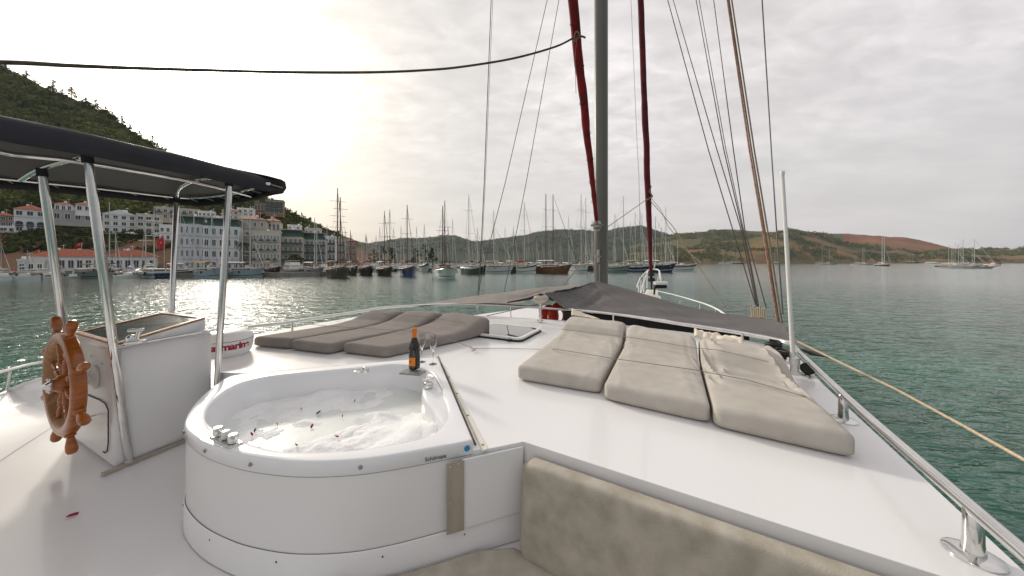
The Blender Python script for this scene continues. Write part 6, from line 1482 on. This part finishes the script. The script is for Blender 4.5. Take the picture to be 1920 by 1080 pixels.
# thin forest of masts far back in the marina
proto = boat('moored_yacht', 900, 909, 501, 497.5, 35, 'h_white', 'small far yacht whose thin mast stands in the crowd before the far hill', masts=[(904, 452)], kind='yacht', stripe='h_blue', group='far yachts packed in the marina', mr=.09, cat='yacht', yards=())
r_ = random.Random(3)
pxs = sorted([r_.uniform(672, 850) for _ in range(40)]) + sorted([r_.uniform(868, 1262) for _ in range(84)])
proto['label'] = 'small far thin masted yacht just right of the upright port shroud'
for kk_, px in enumerate(pxs):
    d = r_.uniform(215, 250) if px > 860 else r_.uniform(170, 200); s_ = r_.uniform(.75, 1.18) * d / 258 * 1.05
    o = dup(proto, at(px, d), proto.rotation_euler.z + r_.uniform(-.3, .3), ('far thin masted yacht behind the brown gulets, ' + ordn(kk_) + ' from the left') if kk_ < 40 else ('far thin masted yacht before the far hill, ' + ordn(kk_ - 40) + ' from the left')); o.scale = (s_, s_, s_)
# anchored boats out in the bay to the right
BB = [
 ('sailing_boat', 1349, 1361, 494.6, 492, 75, 'h_white', 'lone white sloop anchored left of the three masted group', [(1356, 467)], {}),
 ('sailing_boat', 1362, 1379, 494.6, 491.5, 75, 'h_white', 'white two masted boat anchored beside the dark schooner', [(1371, 464), (1374.5, 467)], {}),
 ('sailing_boat', 1376, 1392, 494.8, 491.5, 75, 'h_black', 'dark hulled boat anchored at the right of the small group', [(1382, 465), (1386, 477)], {}),
 ('motor_boat', 1408, 1417, 493.8, 491.8, 70, 'h_white', 'tiny white boat near the dark cove', [(1412.5, 480)], {}),
 ('motor_boat', 1452, 1462, 495, 491, 60, 'h_navy', 'small dark boat seen between the rope bundle lines', [(1453, 462)], {}),
 ('gulet', 1532, 1567, 496, 493.6, 78, 'h_white', 'white ketch with dark transom right of the white aerial', [(1541.6, 462), (1555, 463)], {}),
 ('sailing_boat', 1603, 1632, 497, 494, 75, 'h_white', 'white sailing yacht anchored between the ketch and the tall gulet', [(1617, 464), (1620, 465)], {}),
 ('gulet', 1644, 1669, 499, 494.5, 25, 'wood_dark', 'tall masted gulet with tan deck, tallest in the bay', [(1654, 443), (1658, 445)], dict(stripe='boatwhite', mr=.3)),
 ('gulet', 1694, 1729, 493.8, 491, 80, 'h_black', 'long low dark schooner near the far shore', [(1706, 470), (1712, 470)], dict(stripe='h_black')),
 ('motor_yacht', 1730, 1770, 494.5, 492.2, 80, 'h_white', 'white motor yacht anchored left of the mast cluster', [], dict(kind='motor', ratio=4.2, stripe='h_white')),
 ('gulet', 1768, 1806, 500.5, 497, 72, 'h_red', 'reddish gulet at the left of the mast cluster', [(1779, 459), (1787, 466)], dict(stripe='boatwhite')),
 ('gulet', 1786, 1842, 503.0, 499, 80, 'h_white', 'long white gulet in the middle of the mast cluster', [(1827, 448), (1806, 449)], dict(stripe='boatwhite', awn='cov_white')),
 ('gulet', 1800, 1838, 500.5, 497, 75, 'wood_dark', 'dark gulet behind the long white one', [(1797, 457), (1802, 462)], {}),
 ('sailing_boat', 1776, 1800, 498, 495.5, 75, 'h_white', 'white boat half hidden behind the reddish gulet', [(1791, 455), (1784, 465)], {}),
 ('sailing_boat', 1812, 1835, 498, 495.5, 75, 'h_white', 'white boat half hidden at the right of the mast cluster', [(1823, 466)], {}),
 ('motor_boat', 1852, 1873, 499, 492, 55, 'boatwhite', 'small cream cabin boat at the far right', [], dict(kind='launch', ratio=2.6, stripe='orange')),
]
for nm, a, b, wy, yd, dl, hull, lab, ms, kw in BB:
    kk = dict(kind='gulet', stripe='h_white', yards=(), mr=.16); kk.update(kw)
    boat(nm, a, b, wy, yd, dl, hull, lab, masts=ms, group='boats anchored in the bay', cat='motor boat' if 'motor' in nm else 'sailing boat', **kk)

# ================================================================== HAZE
hm = bpy.data.materials.new('haze'); hm.use_nodes = True; t = hm.node_tree; t.nodes.clear()
o_ = t.nodes.new("ShaderNodeOutputMaterial"); pv = t.nodes.new("ShaderNodeVolumePrincipled"); t.links.new(pv.outputs[0], o_.inputs['Volume'])
pv.inputs['Color'].default_value = (.84, .92, 1.0, 1); pv.inputs['Density'].default_value = HAZE_D; pv.inputs['Anisotropy'].default_value = .0
mb = MB(); mb.box((0, 1640, 210), (9200, 4140, 424)); hz_ = mb.build('haze', hm, origin=(0, 0, 0)); tag(hz_, 'pale sea haze over the bay', None, kind='stuff')
